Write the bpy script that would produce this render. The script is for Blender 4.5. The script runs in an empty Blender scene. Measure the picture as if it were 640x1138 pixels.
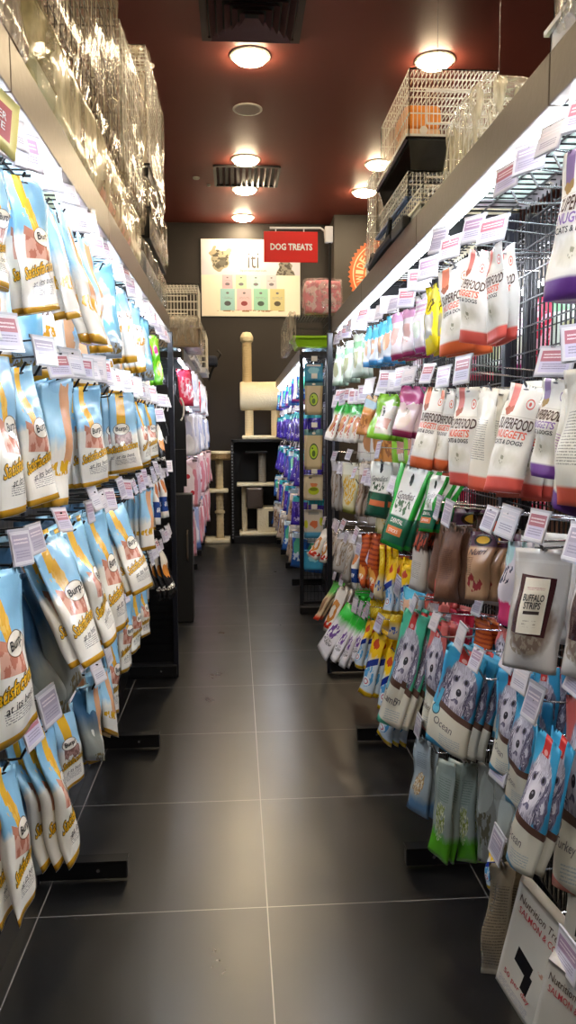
import bpy, bmesh, math, random
from mathutils import Vector, Matrix, noise
random.seed(7)
SC = bpy.context.scene
COL = SC.collection
PI = math.pi
# ------------------------------------------------------------------ camera
F, PITCH, YAW, ROLL, H = 846.73, .10333, .066712, -.0040492, 1.258
def lin(x, y, z):
    c, s = math.cos(ROLL), math.sin(ROLL)
    x, y = c*x - s*y, s*x + c*y
    d = (x, math.cos(PITCH)*z + y*math.sin(PITCH), -math.sin(PITCH)*z + y*math.cos(PITCH))
    c, s = math.cos(YAW), math.sin(YAW)
    return Vector((c*d[0] + s*d[1], -s*d[0] + c*d[1], d[2]))
CAM0 = Vector((0, 0, H))
def ray(u, v): return lin((u-320)/F, -(v-569)/F, 1)
def atX(u, v, X):
    d = ray(u, v); return CAM0 + d*(X/d.x)
def atY(u, v, Y):
    d = ray(u, v); return CAM0 + d*(Y/d.y)
def atZ(u, v, Z):
    d = ray(u, v); return CAM0 + d*((Z-H)/d.z)
cd = bpy.data.cameras.new('camera'); cam = bpy.data.objects.new('camera', cd); COL.objects.link(cam)
R, U, B = lin(1, 0, 0), lin(0, 1, 0), -lin(0, 0, 1)
cam.matrix_world = Matrix(((R.x, U.x, B.x, 0), (R.y, U.y, B.y, 0), (R.z, U.z, B.z, H), (0, 0, 0, 1)))
cd.sensor_fit = 'HORIZONTAL'; cd.sensor_width = 36; cd.lens = F/640*36; cd.clip_start = .02
SC.camera = cam
vs = SC.view_settings
vs.view_transform = 'Standard'; vs.look = 'None'; vs.gamma = 1; vs.use_curve_mapping = False; vs.exposure = 0

# ------------------------------------------------------------------ materials
def lc(c):
    if isinstance(c, str): c = tuple(int(c[i:i+2], 16) for i in (0, 2, 4))
    f = lambda v: (v/12.92 if v <= .04045 else ((v+.055)/1.055)**2.4)
    return tuple(f(v/255) for v in c[:3]) + (1,)
MC = {}
def mat(name, c, rough=.5, metal=0, spec=.5, bump=0, bscale=30, coat=0):
    if name in MC: return MC[name]
    m = bpy.data.materials.new(name); m.use_nodes = True; n = m.node_tree.nodes; l = m.node_tree.links
    p = n['Principled BSDF']; p.inputs['Base Color'].default_value = lc(c); p.inputs['Roughness'].default_value = rough
    p.inputs['Metallic'].default_value = metal; p.inputs['Specular IOR Level'].default_value = spec
    p.inputs['Coat Weight'].default_value = coat
    if bump:
        tc = n.new('ShaderNodeTexCoord'); nz = n.new('ShaderNodeTexNoise'); nz.inputs['Scale'].default_value = bscale
        b = n.new('ShaderNodeBump'); b.inputs['Strength'].default_value = bump; b.inputs['Distance'].default_value = .01
        l.new(tc.outputs['Object'], nz.inputs['Vector']); l.new(nz.outputs[0], b.inputs['Height']); l.new(b.outputs[0], p.inputs['Normal'])
    MC[name] = m; return m
def emis(name, c, s):
    m = bpy.data.materials.new(name); m.use_nodes = True; n = m.node_tree.nodes; l = m.node_tree.links
    n.remove(n['Principled BSDF']); e = n.new('ShaderNodeEmission'); e.inputs[0].default_value = lc(c); e.inputs[1].default_value = s
    l.new(e.outputs[0], n['Material Output'].inputs[0]); return m

class G:
    """small node-graph helper"""
    def __init__(s, m): s.t = m.node_tree; s.n = s.t.nodes; s.l = s.t.links
    def math(s, op, a, b=None, c=None):
        x = s.n.new('ShaderNodeMath'); x.operation = op
        for i, v in enumerate((a, b, c)):
            if v is None: continue
            if isinstance(v, (int, float)): x.inputs[i].default_value = v
            else: s.l.new(v, x.inputs[i])
        return x.outputs[0]
    def mix(s, f, a, b):
        x = s.n.new('ShaderNodeMix'); x.data_type = 'RGBA'
        for i, v in ((0, f), (6, a), (7, b)):
            if isinstance(v, (tuple, float, int)): x.inputs[i].default_value = v
            else: s.l.new(v, x.inputs[i])
        return x.outputs[2]
    def local(s, vec, cx, cy, rx, ry, rot):
        x = s.n.new('ShaderNodeMapping'); x.vector_type = 'TEXTURE'
        x.inputs['Location'].default_value = (cx, cy, 0); x.inputs['Rotation'].default_value = (0, 0, rot); x.inputs['Scale'].default_value = (rx, ry, 1)
        s.l.new(vec, x.inputs[0]); return x.outputs[0]
    def sep(s, v):
        x = s.n.new('ShaderNodeSeparateXYZ'); s.l.new(v, x.inputs[0]); return x.outputs
    def ell(s, vec, cx, cy, rx, ry, rot=0, soft=.02):
        o = s.sep(s.local(vec, cx, cy, rx, ry, rot))
        r = s.math('ADD', s.math('MULTIPLY', o[0], o[0]), s.math('MULTIPLY', o[1], o[1]))
        x = s.n.new('ShaderNodeMapRange'); s.l.new(r, x.inputs[0]); x.inputs[1].default_value = 1-soft; x.inputs[2].default_value = 1+soft
        x.inputs[3].default_value = 1; x.inputs[4].default_value = 0; return x.outputs[0]
    def rect(s, vec, cx, cy, rx, ry, rot=0):
        o = s.sep(s.local(vec, cx, cy, rx, ry, rot))
        return s.math('LESS_THAN', s.math('MAXIMUM', s.math('ABSOLUTE', o[0]), s.math('ABSOLUTE', o[1])), 1)
    def noise(s, vec, sc, det=2):
        x = s.n.new('ShaderNodeTexNoise'); x.inputs['Scale'].default_value = sc; x.inputs['Detail'].default_value = det
        s.l.new(vec, x.inputs['Vector']); return x.outputs

def design_mat(name, base, layers, rough=.24, bump=.6, trans=0, coat=.55):
    """print of a package in its own UV (s right, t down). layers: (shape, cx, cy, rx, ry, colour, {opts})"""
    if name in MC: return MC[name]
    m = bpy.data.materials.new(name); m.use_nodes = True; g = G(m); p = g.n['Principled BSDF']
    tc = g.n.new('ShaderNodeTexCoord'); uv = tc.outputs['UV']
    nz = g.noise(uv, 6, 2)[1]
    w = g.n.new('ShaderNodeVectorMath'); w.operation = 'SUBTRACT'; g.l.new(nz, w.inputs[0]); w.inputs[1].default_value = (.5, .5, .5)
    w2 = g.n.new('ShaderNodeVectorMath'); w2.operation = 'MULTIPLY_ADD'; g.l.new(w.outputs[0], w2.inputs[0]); w2.inputs[1].default_value = (.22, .16, 0); g.l.new(uv, w2.inputs[2])
    wuv = w2.outputs[0]
    col = lc(base)
    for L in layers:
        sh, cx, cy, rx, ry, c = L[:6]; o = L[6] if len(L) > 6 else {}
        v = wuv if o.get('warp') else uv
        if sh == 'e': k = g.ell(v, cx, cy, rx, ry, o.get('rot', 0), o.get('soft', .04))
        elif sh == 'r': k = g.rect(v, cx, cy, rx, ry, o.get('rot', 0))
        elif sh == 'tri': # downward gradient of t: 'soft' transition at cy
            y = g.sep(v)[1]; x = g.n.new('ShaderNodeMapRange'); g.l.new(y, x.inputs[0]); x.inputs[1].default_value = cy-ry; x.inputs[2].default_value = cy+ry; k = x.outputs[0]
        if 'noise' in o:
            q = g.noise(uv, o['noise'], 3)[0]; q = g.math('GREATER_THAN', q, o.get('thr', .5)); k = g.math('MULTIPLY', k, q)
        if 'fur' in o:
            mp = g.n.new('ShaderNodeMapping'); mp.inputs['Scale'].default_value = (38, 11, 1); mp.inputs['Rotation'].default_value = (0, 0, o['fur']); g.l.new(wuv, mp.inputs[0])
            q = g.math('GREATER_THAN', g.noise(mp.outputs[0], 1, 3)[0], o.get('thr', .5)); k = g.math('MULTIPLY', k, q)
        if 'lines' in o:
            y = g.sep(uv)[1]; q = g.math('LESS_THAN', g.math('FRACT', g.math('MULTIPLY', y, o['lines'])), .45)
            z = g.math('GREATER_THAN', g.noise(uv, 60, 1)[0], .44); k = g.math('MULTIPLY', k, g.math('MULTIPLY', q, z))
        if 'a' in o: k = g.math('MULTIPLY', k, o['a'])
        col = g.mix(k, col, lc(c))
    if isinstance(col, tuple): p.inputs['Base Color'].default_value = col
    else: g.l.new(col, p.inputs['Base Color'])
    p.inputs['Roughness'].default_value = rough; p.inputs['Coat Weight'].default_value = coat; p.inputs['Coat Roughness'].default_value = .12
    if bump:
        st = g.n.new('ShaderNodeMapping'); st.inputs['Scale'].default_value = (22, 22, 9); g.l.new(tc.outputs['Object'], st.inputs[0])
        nb = g.noise(st.outputs[0], 1, 3); b = g.n.new('ShaderNodeBump'); b.inputs['Strength'].default_value = bump; b.inputs['Distance'].default_value = .006
        g.l.new(nb[0], b.inputs['Height']); g.l.new(b.outputs[0], p.inputs['Normal']); g.l.new(b.outputs[0], p.inputs['Coat Normal'])
    if trans:
        tr = g.n.new('ShaderNodeBsdfTransparent'); mx = g.n.new('ShaderNodeMixShader')
        mx.inputs[0].default_value = trans; g.l.new(p.outputs[0], mx.inputs[1]); g.l.new(tr.outputs[0], mx.inputs[2]); g.l.new(mx.outputs[0], g.n['Material Output'].inputs[0])
    MC[name] = m; return m

def film_mat(name, tint, density=.3, rough=.12, sx=60, sz=6):
    """cling film: mostly clear, with bright crinkles"""
    if name in MC: return MC[name]
    m = bpy.data.materials.new(name); m.use_nodes = True; g = G(m); p = g.n['Principled BSDF']
    p.inputs['Base Color'].default_value = lc(tint); p.inputs['Roughness'].default_value = rough; p.inputs['Coat Weight'].default_value = .6
    p.inputs['Specular IOR Level'].default_value = 1
    tc = g.n.new('ShaderNodeTexCoord'); st = g.n.new('ShaderNodeMapping'); st.inputs['Scale'].default_value = (sx, sx, sz); st.inputs['Rotation'].default_value = (.3, .25, 0)
    g.l.new(tc.outputs['Object'], st.inputs[0])
    nb = g.noise(st.outputs[0], 1, 4)
    b = g.n.new('ShaderNodeBump'); b.inputs['Strength'].default_value = .9; b.inputs['Distance'].default_value = .012
    g.l.new(nb[0], b.inputs['Height']); g.l.new(b.outputs[0], p.inputs['Normal']); g.l.new(b.outputs[0], p.inputs['Coat Normal'])
    x = g.n.new('ShaderNodeMapRange'); g.l.new(nb[0], x.inputs[0]); x.inputs[1].default_value = .42; x.inputs[2].default_value = .68
    x.inputs[3].default_value = density*.45; x.inputs[4].default_value = min(1, density*2.2)
    tr = g.n.new('ShaderNodeBsdfTransparent'); mx = g.n.new('ShaderNodeMixShader')
    g.l.new(x.outputs[0], mx.inputs[0]); g.l.new(tr.outputs[0], mx.inputs[1]); g.l.new(p.outputs[0], mx.inputs[2]); g.l.new(mx.outputs[0], g.n['Material Output'].inputs[0])
    MC[name] = m; return m

M = dict(
    black=mat('black_powder_coat', '101012', .35), blackm=mat('matt_black', '0c0c0d', .6),
    chrome=mat('chrome_wire', 'c8c8cc', .18, .9), white=mat('white_plastic', 'e8e6e2', .4), wwire=mat('white_coated_wire', 'e9e6dc', .35, 0),
    steel=mat('brushed_taupe_metal', '6e6459', .36, .5, bump=.04, bscale=60), dwire=mat('black_wire', '141416', .35, .3),
    navy=mat('blue_black_upright', '14161f', .35), bag_print_black=mat('print_black', '18171a', .4),
)

# ------------------------------------------------------------------ mesh builder
class MB:
    def __init__(s): s.v = []; s.f = []; s.mi = []; s.uv = []; s.mats = []
    def m(s, mt):
        if mt not in s.mats: s.mats.append(mt)
        return s.mats.index(mt)
    def face(s, idx, mt, uv=None): s.f.append(idx); s.mi.append(s.m(mt)); s.uv.append(uv)
    def quad(s, a, b, c, d, mt, uv=((0, 1), (1, 1), (1, 0), (0, 0))):
        n = len(s.v); s.v += [Vector(x) for x in (a, b, c, d)]; s.face([n, n+1, n+2, n+3], mt, uv)
    def box(s, x0, x1, y0, y1, z0, z1, mt, bev=0):
        n = len(s.v)
        if bev <= 0:
            s.v += [Vector((x, y, z)) for z in (z0, z1) for y in (y0, y1) for x in (x0, x1)]
            for f in ((0, 2, 3, 1), (4, 5, 7, 6), (0, 1, 5, 4), (2, 6, 7, 3), (0, 4, 6, 2), (1, 3, 7, 5)):
                s.face([n+i for i in f], mt)
            return
        bm = bmesh.new(); bmesh.ops.create_cube(bm, size=1)
        for v in bm.verts: v.co = Vector(((x0+x1)/2 + v.co.x*(x1-x0), (y0+y1)/2 + v.co.y*(y1-y0), (z0+z1)/2 + v.co.z*(z1-z0)))
        bmesh.ops.bevel(bm, geom=bm.edges[:], offset=bev, segments=2, affect='EDGES', profile=.5)
        bm.verts.index_update(); s.v += [v.co.copy() for v in bm.verts]
        for f in bm.faces: s.face([n+v.index for v in f.verts], mt)
        bm.free()
    def rod(s, pts, r, mt, k=4, cap=True):
        pts = [Vector(p) for p in pts]; rings = []
        for i, p in enumerate(pts):
            a = pts[max(i-1, 0)]; b = pts[min(i+1, len(pts)-1)]; d = (b-a).normalized()
            up = Vector((0, 0, 1)) if abs(d.z) < .9 else Vector((1, 0, 0))
            x = d.cross(up).normalized(); y = d.cross(x)
            n = len(s.v)
            rr = r[i] if isinstance(r, (list, tuple)) else r
            for j in range(k):
                t = 2*PI*(j+.5)/k; s.v.append(p + x*math.cos(t)*rr + y*math.sin(t)*rr)
            rings.append(n)
        for a, b in zip(rings, rings[1:]):
            for j in range(k): s.face([a+j, a+(j+1) % k, b+(j+1) % k, b+j], mt)
        if cap:
            s.face([rings[0]+j for j in range(k)][::-1], mt); s.face([rings[-1]+j for j in range(k)], mt)
    def lathe(s, prof, c, mt, k=24, axis='z'):
        rings = []
        for r, h in prof:
            n = len(s.v); rings.append(n)
            for j in range(k):
                t = 2*PI*j/k; a, b = r*math.cos(t), r*math.sin(t)
                q = {'z': (a, b, h), 'x': (h, a, b), 'y': (a, h, b)}[axis]; s.v.append(Vector(c)+Vector(q))
        for a, b in zip(rings, rings[1:]):
            for j in range(k): s.face([a+j, a+(j+1) % k, b+(j+1) % k, b+j], mt)
        s.face([rings[0]+j for j in range(k)][::-1], mt); s.face([rings[-1]+j for j in range(k)], mt)
    def build(s, name, parent=None, origin=None, smooth=False):
        o0 = Vector(origin) if origin is not None else Vector((0, 0, 0))
        base = Vector((0, 0, 0))
        if parent is not None: base = WORLD.get(parent.name, Vector((0, 0, 0)))
        if origin is None: o0 = base.copy()
        me = bpy.data.meshes.new(name); me.from_pydata([v-o0 for v in s.v], [], s.f)
        for mt in s.mats: me.materials.append(mt)
        me.polygons.foreach_set('material_index', s.mi)
        if any(u is not None for u in s.uv):
            ul = me.uv_layers.new(name='UVMap').data; k = 0
            for f, u in zip(s.f, s.uv):
                for i in range(len(f)):
                    if u is not None: ul[k].uv = u[i]
                    k += 1
        if smooth: me.polygons.foreach_set('use_smooth', [True]*len(s.f))
        me.update()
        o = bpy.data.objects.new(name, me); COL.objects.link(o)
        if parent is not None: o.parent = parent
        o.location = o0 - base; WORLD[o.name] = o0
        return o
WORLD = {}
def tag(o, label, cat, group=None, kind=None):
    if label: o['label'] = label
    if cat: o['category'] = cat
    if group: o['group'] = group
    if kind: o['kind'] = kind
    return o
def empty(name, loc, label, cat, group=None):
    o = bpy.data.objects.new(name, None); COL.objects.link(o); o.location = loc; WORLD[o.name] = Vector(loc); o.empty_display_size = .05
    return tag(o, label, cat, group)
def struct(o): o['kind'] = 'structure'; return o
ORD = 'first second third fourth fifth sixth seventh eighth ninth tenth eleventh twelfth thirteenth fourteenth fifteenth sixteenth seventeenth eighteenth nineteenth twentieth'.split() + ['21st', '22nd', '23rd', '24th', '25th', '26th', '27th', '28th', '29th', '30th']

# ------------------------------------------------------------------ text
TC = {}
def text_geo(body, shear=0, off=0, space=1):
    key = (body, shear, off, space)
    if key in TC: return TC[key]
    c = bpy.data.curves.new('t', 'FONT'); c.body = body; c.shear = shear; c.offset = off; c.resolution_u = 2; c.space_character = space
    c.align_x = 'CENTER'; c.align_y = 'CENTER'
    o = bpy.data.objects.new('t', c); COL.objects.link(o)
    dg = bpy.context.evaluated_depsgraph_get(); me = bpy.data.meshes.new_from_object(o.evaluated_get(dg))
    vs_ = [(v.co.x, v.co.y) for v in me.vertices]; fs = [list(p.vertices) for p in me.polygons]
    bpy.data.objects.remove(o); bpy.data.curves.remove(c); bpy.data.meshes.remove(me)
    TC[key] = (vs_, fs); return TC[key]
def text_box(body, shear=0, space=1):
    v, _ = text_geo(body, shear, 0, space)
    xs = [a[0] for a in v]; ys = [a[1] for a in v]
    return min(xs), max(xs), min(ys), max(ys)
def text_on(mb, fn, body, cs, ct, ws, hs, mt, shear=0, off=0, rot=0, space=1):
    """lay text on a surface fn(s,t)->Vector ; ws,hs: size in s and t"""
    x0, x1, y0, y1 = text_box(body, shear, space); v, f = text_geo(body, shear, off, space); n = len(mb.v)
    cr, sr = math.cos(rot), math.sin(rot)
    for x, y in v:
        a = ((x-(x0+x1)/2)/(x1-x0))*ws; b = -((y-(y0+y1)/2)/(y1-y0))*hs
        mb.v.append(fn(cs + a*cr - b*sr*.5, ct + b*cr + a*sr*.5))
    for q in f: mb.face([n+i for i in q], mt)

# ------------------------------------------------------------------ package designs
BLK = M['bag_print_black']
GOLD = mat('print_gold', 'e8b21c', .35); RED = mat('print_red', 'c8342c', .4); COR = mat('print_coral', 'ea6a4e', .4)
PUR = mat('print_purple', '8a6aa8', .4); WHT = mat('print_white', 'f2f0ea', .4); GRY = mat('print_grey', '55525a', .5); GRN = mat('print_green', '1e7a44', .4)
BRN = mat('print_brown', '4a2f22', .5); SCAR = mat('print_scarlet', 'c04850', .5); NVY = mat('print_navy', '1c2c86', .4)
SKY = '8cc4e6'
D = {}
def DD(k, base, layers, texts=(), **kw): D[k] = (design_mat('pack_'+k, base, layers, **kw), texts)
chew_l = [('tri', 0, .44, 0, .03, 'f2eee4', {'warp': 1}), ('e', .5, .045, .1, .008, '20303c'),
          ('r', .35, .12, .1, .13, 'e9b637', {'rot': -.05}), ('r', .45, .31, .1, .12, 'e6b03a', {'rot': -.45}), ('e', .4, .3, .22, .06, 'eec35a', {'warp': 1, 'noise': 9, 'thr': .5}),
          ('r', .52, .54, .29, .085, 'c07a66', {'rot': .06}), ('r', .52, .54, .29, .085, 'dcab98', {'rot': .06, 'noise': 9, 'thr': .52}), ('r', .36, .44, .16, .03, 'c98a72', {'rot': .2}),
          ('e', .66, .455, .27, .078, '6a4a30'), ('e', .66, .455, .255, .072, 'f7f1e4'),
          ('r', .55, .845, .3, .035, '8d8a8a', {'lines': 70}), ('r', .5, .975, .6, .022, 'dca42c')]
chew_t = [('Burp!', .66, .455, .4, .075, BLK, None, 0, .02, -.1), ('Satisfaction', .5, .69, .86, .085, GOLD, BLK, .35, .02, -.18), ('at its best.', .56, .785, .6, .045, BLK, None, .3, .005, -.12)]
DD('chew', SKY, chew_l, chew_t)
DD('chewduck', '9ccbe8', [('tri', 0, .5, 0, .04, 'efeae0', {'warp': 1}), ('r', .42, .2, .16, .24, 'eab42e'), ('e', .5, .05, .1, .01, '20303c'),
    ('r', .48, .57, .3, .07, '8d6a62', {'warp': 1}), ('r', .48, .57, .3, .07, 'b58d84', {'warp': 1, 'noise': 16}), ('e', .42, .455, .3, .075, '5a4a40'), ('e', .42, .455, .28, .068, 'f7f1e4'),
    ('r', .5, .86, .33, .04, '8d8a8a', {'lines': 70}), ('r', .5, .975, .6, .022, 'dca42c')],
    [('Burp!', .42, .455, .42, .07, BLK, None, 0, .02, 0), ('Satisfaction', .5, .68, .9, .085, GOLD, BLK, .35, .02, -.08), ('at its best.', .5, .79, .6, .045, BLK, None, .3, .005, -.03)])
DD('chewbackshade', '2d5a7e', [('tri', 0, .5, 0, .14, '8f938c', {'warp': 1}), ('e', .6, .95, .3, .06, '6a5a2c', {'noise': 14})], rough=.35)  # bag backs and sides, shade of the stack put into the deep blue and grey
DD('chewside', '9fd0ec', [('tri', 0, .5, 0, .06, 'f0ece2', {'warp': 1}), ('r', .7, .35, .16, .3, 'e0a77c', {'warp': 1}), ('e', .5, .7, .5, .06, 'e3b02c', {'noise': 8}), ('r', .5, .97, .6, .03, 'dca42c')])
DD('blueclear', '86cbee', [('tri', 0, .75, 0, .1, '8a97a0', {'warp': 1}), ('e', .4, .4, .3, .25, 'c4e6f6', {'warp': 1}), ('e', .5, .9, .4, .06, '6c5c34', {'noise': 10})], rough=.15)
DD('limeyel', '8bd42a', [('tri', 0, .25, 0, .05, '66c21c'), ('e', .3, .3, .2, .1, 'e0428a', {'warp': 1}), ('e', .6, .7, .3, .2, 'e8f060', {'noise': 8})])
DD('whitegold', 'f2efe8', [('tri', 0, .9, 0, .02, 'dca42c'), ('e', .5, .55, .35, .06, 'd89c28', {'noise': 9}), ('r', .5, .15, .5, .16, SKY), ('e', .5, .35, .3, .06, '7a6a60', {'noise': 11})])
DD('dogfood', '1c1b1e', [('e', .5, .3, .4, .3, 'ece4d4', {'warp': 1}), ('e', .5, .5, .34, .14, 'd88a3a', {'warp': 1}), ('e', .5, .8, .5, .05, 'e8e4da', {'noise': 16})])
DD('bluestick', 'e9e4dc', [('r', .5, .7, .6, .16, '24448c'), ('e', .5, .3, .3, .15, 'c87a48', {'warp': 1}), ('r', .5, .7, .3, .05, 'f0f0f0', {'noise': 30})])
def sf(k, c, mt, prod):
    DD(k, 'f0ece3', [('tri', 0, .865, 0, .012, c), ('r', .22, .12, .11, .13, c, {'a': .85}), ('e', .22, .25, .15, .05, prod, {'warp': 1}), ('e', .78, .17, .1, .05, c), ('e', .78, .17, .08, .038, 'f0ece3'),
        ('e', .78, .17, .03, .02, c), ('e', .5, .7, .3, .09, 'd5d0bf', {'warp': 1, 'soft': .7}), ('e', .55, .71, .1, .04, '8d8a72', {'warp': 1, 'noise': 12}), ('r', .5, .3, .5, .003, 'cfcabe'), ('e', .5, .04, .1, .009, '5c5c60')],
       [('SUPERFOOD', .53, .37, .88, .1, BRN, None, .1, .02, 0), ('NUGGETS', .5, .47, .74, .07, mt, None, .1, .02, 0), ('CATS & DOGS', .48, .545, .74, .04, BLK, None, .1, .02, 0)], rough=.4, coat=.1)
sf('sforange', 'e46a36', COR, 'a8583a'); sf('sfcoral', 'e05c50', COR, 'b0604a'); sf('sfpurple', '6c3a8e', PUR, 'a8864a')
DD('sfside', 'e2dccd', [('tri', 0, .86, 0, .012, 'd85a40'), ('r', .5, .5, .3, .2, '8d8a80', {'lines': 45})], rough=.45)
DD('sfsidep', 'e2dccd', [('tri', 0, .86, 0, .012, '6c3a8e'), ('r', .5, .5, .3, .14, '9a6a9a', {'lines': 40})], rough=.45)
def dog(k, c, txt):
    DD(k, c, [('e', .5, .4, .38, .3, '9b96ab', {'warp': 1, 'soft': .15}), ('e', .5, .33, .27, .22, 'c4bfce', {'warp': 1, 'soft': .4}),
        ('e', .17, .44, .12, .21, '7d7791', {'warp': 1, 'soft': .2}), ('e', .85, .42, .11, .2, '857f98', {'warp': 1, 'soft': .2}),
        ('e', .5, .4, .4, .3, 'dedbe6', {'warp': 1, 'fur': .3, 'thr': .54}), ('e', .5, .42, .42, .3, '4e4963', {'warp': 1, 'fur': -.35, 'thr': .6}), ('e', .2, .46, .14, .2, '4e4963', {'fur': .1, 'thr': .54}), ('e', .84, .46, .12, .18, '4e4963', {'fur': -.1, 'thr': .54}),
        ('e', .53, .43, .15, .13, 'dedae4', {'soft': .6}), ('e', .37, .31, .075, .032, '6d6880'), ('e', .66, .295, .075, .032, '6d6880'), ('e', .385, .31, .036, .02, '16141e'), ('e', .65, .295, .036, .02, '16141e'),
        ('e', .54, .42, .07, .036, '24202c'), ('e', .53, .408, .025, .009, '8c8894'), ('r', .54, .47, .006, .025, '4a4656'), ('e', .5, .52, .13, .02, '6a6480', {'warp': 1}), ('e', .5, .56, .16, .035, 'c8c4d2', {'warp': 1, 'fur': 0}), ('r', .6, .68, .5, .07, '5e4238', {'rot': .1}), ('r', .3, .8, .9, .16, 'dcd8c8', {'rot': .1}), ('r', .6, .9, .25, .05, 'a8b4b8', {'lines': 50}),
        ('e', .13, .66, .1, .055, '2a4a5c'), ('e', .13, .66, .08, .043, '6cc0dc'), ('r', .13, .55, .04, .09, '46a8d0'), ('r', .46, .07, .13, .075, 'cc2a26'), ('e', .46, .12, .07, .02, 'e8c8c0', {'a': .6})],
       [(txt, .4, .77, .5, .07, GRY, None, .1, .0, .12)], rough=.35)
dog('dogblue', '3fa9da', 'Ocean'); dog('dogteal', '4cc09c', 'Lamb'); dog('dogpink', 'd86a64', 'Turkey')
DD('denta', 'f2c414', [('tri', 0, .42, 0, .05, 'cfe0ee', {'warp': 1}), ('e', .5, .68, .35, .18, '5aa8e0', {'warp': 1, 'noise': 7}), ('r', .5, .5, .4, .055, '20348c', {'rot': -.2}), ('e', .4, .2, .25, .07, 'c84a20', {'warp': 1}),
    ('e', .5, .78, .26, .07, 'e8f2fa'), ('e', .5, .78, .17, .045, 'c8506a'), ('e', .5, .78, .12, .03, 'e8f2fa'), ('tri', 0, .93, 0, .01, 'eec010')])
DD('yellowhead', 'e8bc18', [('e', .5, .3, .4, .2, 'f6dc50', {'noise': 9}), ('tri', 0, .6, 0, .1, 'cfc0a0'), ('e', .6, .75, .3, .1, '2c50a0', {'noise': 8})])
DD('greenstick', '28b43c', [('tri', 0, .3, 0, .08, 'ece6dc', {'warp': 1}), ('e', .5, .55, .25, .24, 'c88a5c', {'warp': 1}), ('r', .75, .6, .08, .3, 'b8282c', {'noise': 12}), ('tri', 0, .9, 0, .02, 'ece8e4')])
DD('kraft', 'd8b890', [('tri', 0, .35, 0, .05, 'd8924c', {'warp': 1}), ('r', .5, .2, .5, .1, 'b8d4e8'), ('e', .5, .65, .3, .2, 'a86a3c', {'noise': 10})])
DD('lime', 'eee6d6', [('r', .5, .12, .6, .14, '8ccc34'), ('tri', 0, .88, 0, .02, '86cc2c'), ('r', .1, .5, .18, .5, '94d43c'), ('e', .4, .4, .16, .1, '3a3a30', {'warp': 1, 'noise': 8}), ('r', .55, .65, .3, .12, 'd49a86', {'warp': 1})])
DD('pinkpk', 'e6c8cc', [('r', .5, .15, .6, .2, 'c0508c', {'warp': 1}), ('tri', 0, .87, 0, .02, '962a52'), ('e', .55, .5, .12, .07, '50303c', {'noise': 9}), ('e', .5, .65, .35, .2, 'e8d8c0', {'warp': 1, 'a': .6})])
DD('goodie', 'eceee8', [('r', .04, .5, .12, .6, '2eae3e'), ('r', .97, .5, .12, .6, '2eae3e'), ('tri', 0, .62, 0, .01, '1d6a4c'), ('r', .5, .8, .3, .05, 'e0824a'), ('e', .5, .5, .3, .09, '5a7a5c', {'warp': 1, 'noise': 12}), ('tri', 0, .95, 0, .01, '28a83c'),
    ('e', .5, .17, .07, .07, '20302c', {'warp': 1})], [('Goodies', .5, .36, .6, .1, GRY, None, .3, 0, -.1), ('DENTAL', .5, .68, .5, .05, WHT, None, 0, .01, 0), ('STICKS', .5, .8, .4, .04, WHT, None, 0, .01, 0)])
DD('darkgreen', 'e6e8e0', [('tri', 0, .55, 0, .01, '1d5a44'), ('r', .55, .74, .35, .05, 'd8764a'), ('e', .5, .45, .3, .08, '48604c', {'warp': 1, 'noise': 12}), ('e', .5, .12, .08, .07, '2a3034', {'warp': 1})],
   [('Goodies', .5, .3, .7, .1, GRY, None, .3, 0, -.1)])
DD('pretzel', 'd8d0a8', [('e', .5, .55, .4, .3, 'd8a83c', {'noise': 12}), ('r', .5, .12, .5, .12, 'e8e4d0'), ('tri', 0, .9, 0, .05, '8c8c40')], rough=.2)
DD('jerky', 'c85a24', [('r', .5, .3, .5, .3, '8e3420', {'lines': 12}), ('e', .5, .72, .35, .12, 'e8a048', {'warp': 1}), ('e', .5, .82, .3, .07, 'f0e8d8', {'noise': 10}), ('tri', 0, .93, 0, .03, 'a8401c')])
DD('whitered', 'ece4da', [('e', .45, .55, .33, .26, 'c8843c', {'warp': 1}), ('e', .45, .55, .18, .16, 'ece4da', {'warp': 1}), ('r', .5, .86, .6, .08, 'c83220', {'noise': 5}), ('tri', 0, .94, 0, .02, 'ece4da')])
DD('clearpk', 'b4aca4', [('e', .5, .5, .38, .35, '94806c', {'noise': 9}), ('r', .5, .1, .5, .1, 'dcd8dc'), ('e', .4, .55, .1, .3, 'ece8e4', {'warp': 1, 'a': .5})], rough=.15)
DD('greenwhite', '2cb834', [('tri', 0, .32, 0, .08, 'dcd8e0', {'warp': 1}), ('e', .45, .55, .25, .16, '6a4490', {'warp': 1, 'noise': 9}), ('e', .5, .75, .3, .06, '6c6a70', {'noise': 20}), ('tri', 0, .92, 0, .02, 'ece8ec')])
DD('greenbeige', '5ab44c', [('tri', 0, .35, 0, .08, 'c8b08c', {'warp': 1}), ('e', .5, .6, .25, .2, '8e6a50', {'warp': 1}), ('tri', 0, .9, 0, .04, 'd8442c')])
DD('brownbag', '6a4634', [('r', .5, .5, .4, .45, '7c5640', {'noise': 5, 'a': .6}), ('r', .5, .5, .25, .2, '50301f', {'lines': 40}), ('e', .12, .8, .1, .1, 'b8362a')], rough=.4)
DD('nutri', '4c3044', [('tri', 0, .22, 0, .02, 'b88e6a'), ('e', .5, .12, .3, .09, '1c1414'), ('e', .5, .12, .22, .055, 'd8a83c'), ('e', .55, .75, .3, .12, '8c2a2c', {'warp': 1, 'noise': 7}), ('r', .3, .5, .15, .14, '6a4a38', {'lines': 40})],
   [('Nutri', .5, .29, .6, .09, BRN, None, .2, .02, -.1)])
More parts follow.
